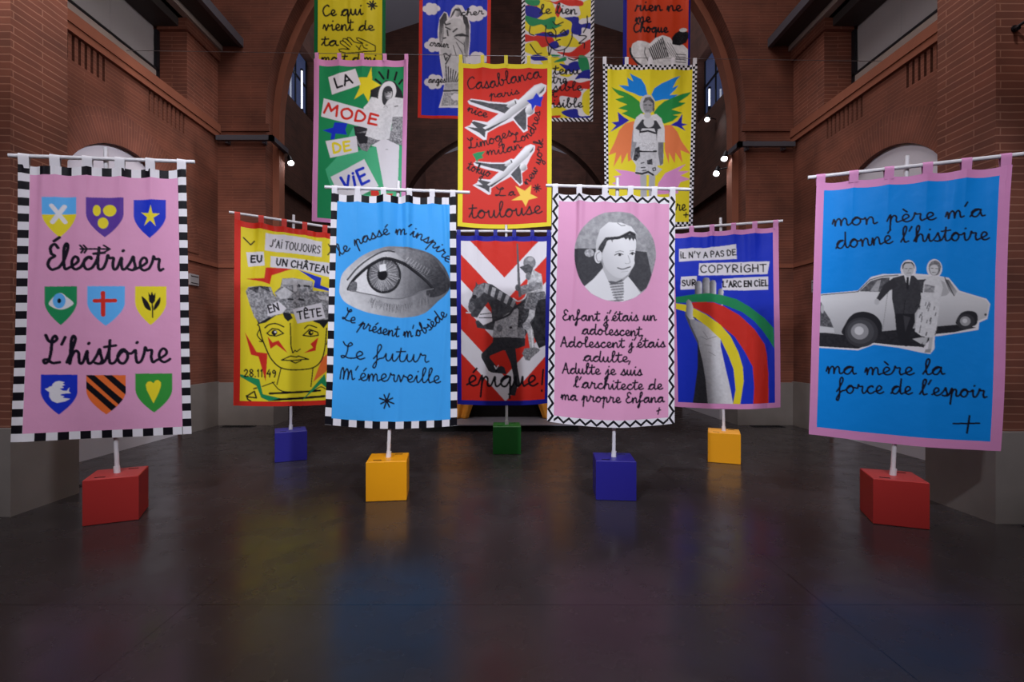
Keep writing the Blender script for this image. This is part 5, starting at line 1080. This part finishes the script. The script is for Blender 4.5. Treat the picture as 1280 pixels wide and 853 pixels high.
spotlight('dazzling spotlight at the end of the left pier rail', (-4.42, 10.37, 5.3), (-2.0, 7.4, .2), (-4.42, 10.24, 5.42))
spotlight('upper one of the paired dazzling spotlights by the right pier', (4.42, 10.18, 5.32), (2.0, 7.4, .2), (4.44, 10.03, 5.36))
spotlight('lower one of the paired dazzling spotlights by the right pier', (4.36, 10.42, 5.1), (2.0, 7.4, .2), (4.515, 10.2, 5.14))
spotlight('small distant spotlight on the bay wall behind the right pier', (5.3, 13.25, 7.48), (2.0, 7.4, .2), (5.56, 13.3, 7.5), 15)

def plate(label, sx, y, z, w_, h_):
    m = MB(); X = 5.55; m.box(*sorted((sx*(X-.03), sx*(X+.002))), y-w_/2, y+w_/2, z-h_/2, z+h_/2)
    r = m.build('wall_plate', M_PLASTER, bevel=.006); tag(r, label, 'plate')
    for q in (-.3, .3):
        m = MB(); m.box(*sorted((sx*(X-.034), sx*(X-.028))), y-w_*.4, y+w_*.4, z+q*h_-.006, z+q*h_+.006); m.build('seam', M_DARK, r)
plate('small pale plate on brick wall at left, above the dark wall foot', -1, 8.95, 2.7, .26, .2); plate('small pale plate on brick wall at right, beside the couple banner', 1, 9.0, 2.6, .2, .22)
r = thing('wall_hook', 'short dark metal arm sticking out of the right pillar', 'hook', (4.46, 4.42, 4.32))
m = MB(); m.tube((4.46, 4.42, 4.32), (4.46, 4.41, 4.32), .03); m.build('hook_plate', M_DARK, r); m = MB(); m.tube((4.46, 4.41, 4.32), (4.56, 4.26, 4.4), .012); m.tube((4.455, 4.4, 4.315), (4.44, 4.36, 4.29), .016); m.build('arm', M_DARK, r)

# bright tubes seen behind the far bay windows
for sx, z0, z1, lab in ((-1, 8.05, 9.1, 'glowing tube light seen in far left bay window'), (1, 8.12, 8.6, 'glowing tube light seen in far right bay window')):
    r = thing('tube_light', lab, 'lamp', (sx*5.62, 13.9, 8.0))
    m = MB(); m.tube((sx*5.62, 13.9, z0), (sx*5.62, 13.9, z1), .022); m.build('tube', M_TUBE, r)
    m = MB(); m.box(*sorted((sx*5.59, sx*5.65)), 13.86, 13.94, z1, z1+.05); m.build('cap', M_DARK, r)
    m = MB(); m.box(*sorted((sx*5.59, sx*5.65)), 13.86, 13.94, 7.955, z0); m.build('fitting', M_DARK, r)

# ------------------------------------------------------------------ low stage with gold drapes
r = thing('stage_platform', 'low grey stage platform with dark front behind the chevron banner', 'stage', (0, 9.3, 0))
m = MB(); m.box(-1.5, 1.3, 9.0, 9.98, 0, .1); m.build('riser', M_BLACK, r); m = MB(); m.box(-1.52, 1.32, 8.97, 10.0, .1, .125); m.build('top', M_STAGE, r, bevel=.005)
def drape(sx, label):
    r = thing('stage_curtain', label, 'curtain', (sx*.85, 9.68, .126))
    nu, nv = 70, 50; zt = 2.35; V = []; Fc = []
    for j in range(nv+1):
        v = j/nv; z = .13+(zt-.13)*(1-v)
        tie = math.exp(-((z-.75)/.5)**2)
        inner = .02+.66*(1-tie*.0)*min(1, v*1.25)**1.6 if z > .75 else .02+.66-.12*(.75-z)
        inner = min(inner, .72) if z > .75 else .50+.22*(.75-z)/.62
        for i in range(nu+1):
            u = i/nu; x = sx*(inner+(1.28-inner)*u)
            V.append((x, 9.68+.04*math.sin(u*24+1.5*v)*(1-.4*tie)+.02*math.sin(u*17+5*v), z))
    m = MB()
    for j in range(nv):
        for i in range(nu):
            a = j*(nu+1)+i; m.face([V[a], V[a+1], V[a+nu+2], V[a+nu+1]], sm=True)
    o = m.build('drape', M_GOLD, r); md = o.modifiers.new('thickness', 'SOLIDIFY'); md.thickness = .008
    m = MB(); m.tube((sx*.52, 9.61, .8), (sx*1.27, 9.61, .86), .03); m.build('tieback', M_GOLD, r)
drape(-1, 'gold drape tied back at left of the dark little stage'); drape(1, 'gold drape tied back at right of the dark little stage')
r = thing('puppet_booth', 'black cloth booth standing on the low grey stage', 'booth', (0, 9.85, .126))
m = MB()
for x in (-1.34, 1.3): m.tube((x, 9.8, .126), (x, 9.8, 2.4), .02)
m.tube((-1.36, 9.8, 2.4), (1.32, 9.8, 2.4), .02); m.build('pole_frame', M_DARK, r)
m = MB(); m.box(-1.34, 1.3, 9.93, 9.95, .126, 2.4); m.box(-1.35, -1.33, 9.83, 9.95, .126, 2.4); m.box(1.29, 1.31, 9.83, 9.95, .126, 2.4); m.build('backcloth', M_BLACK, r)

# floor grilles by the walls, pale skirting panels in the far bay
def grille(label, x0, x1, y0, y1):
    r = thing('floor_grille', label, 'grille', ((x0+x1)/2, (y0+y1)/2, 0), 'dark floor grilles along the walls')
    m = MB(); m.box(x0, x1, y0, y1, .0005, .006); m.build('frame', M_DARK, r); m = MB(); n = int((x1-x0)/.05)
    for k in range(n): m.box(x0+.02+k*.05, x0+.045+k*.05, y0+.02, y1-.02, .006, .012)
    m.build('bars', M_BLACK, r)
grille('dark floor grille at foot of the left pier', -5.35, -4.75, PD-.28, PD-.1); grille('dark floor grille at foot of the right pier', 4.65, 5.25, PD-.28, PD-.1)
grille('dark slatted floor panel beside the left pillar, behind the red cube', -5.1, -4.62, 5.32, 5.55); grille('dark slatted floor panel in front of the right pillar', 4.4, 5.0, 4.1, 4.3)  # flat dark slatted panels by the pillar feet
m = MB(); m.box(4.42, 4.48, 10.4, 12.6, 0, .34); m.box(4.40, 4.48, 10.4, 12.6, .34, .37)
tag(m.build('skirting_panel', M_PANEL, bevel=.004), 'long low white panel standing behind the rainbow banner stand', 'panel')
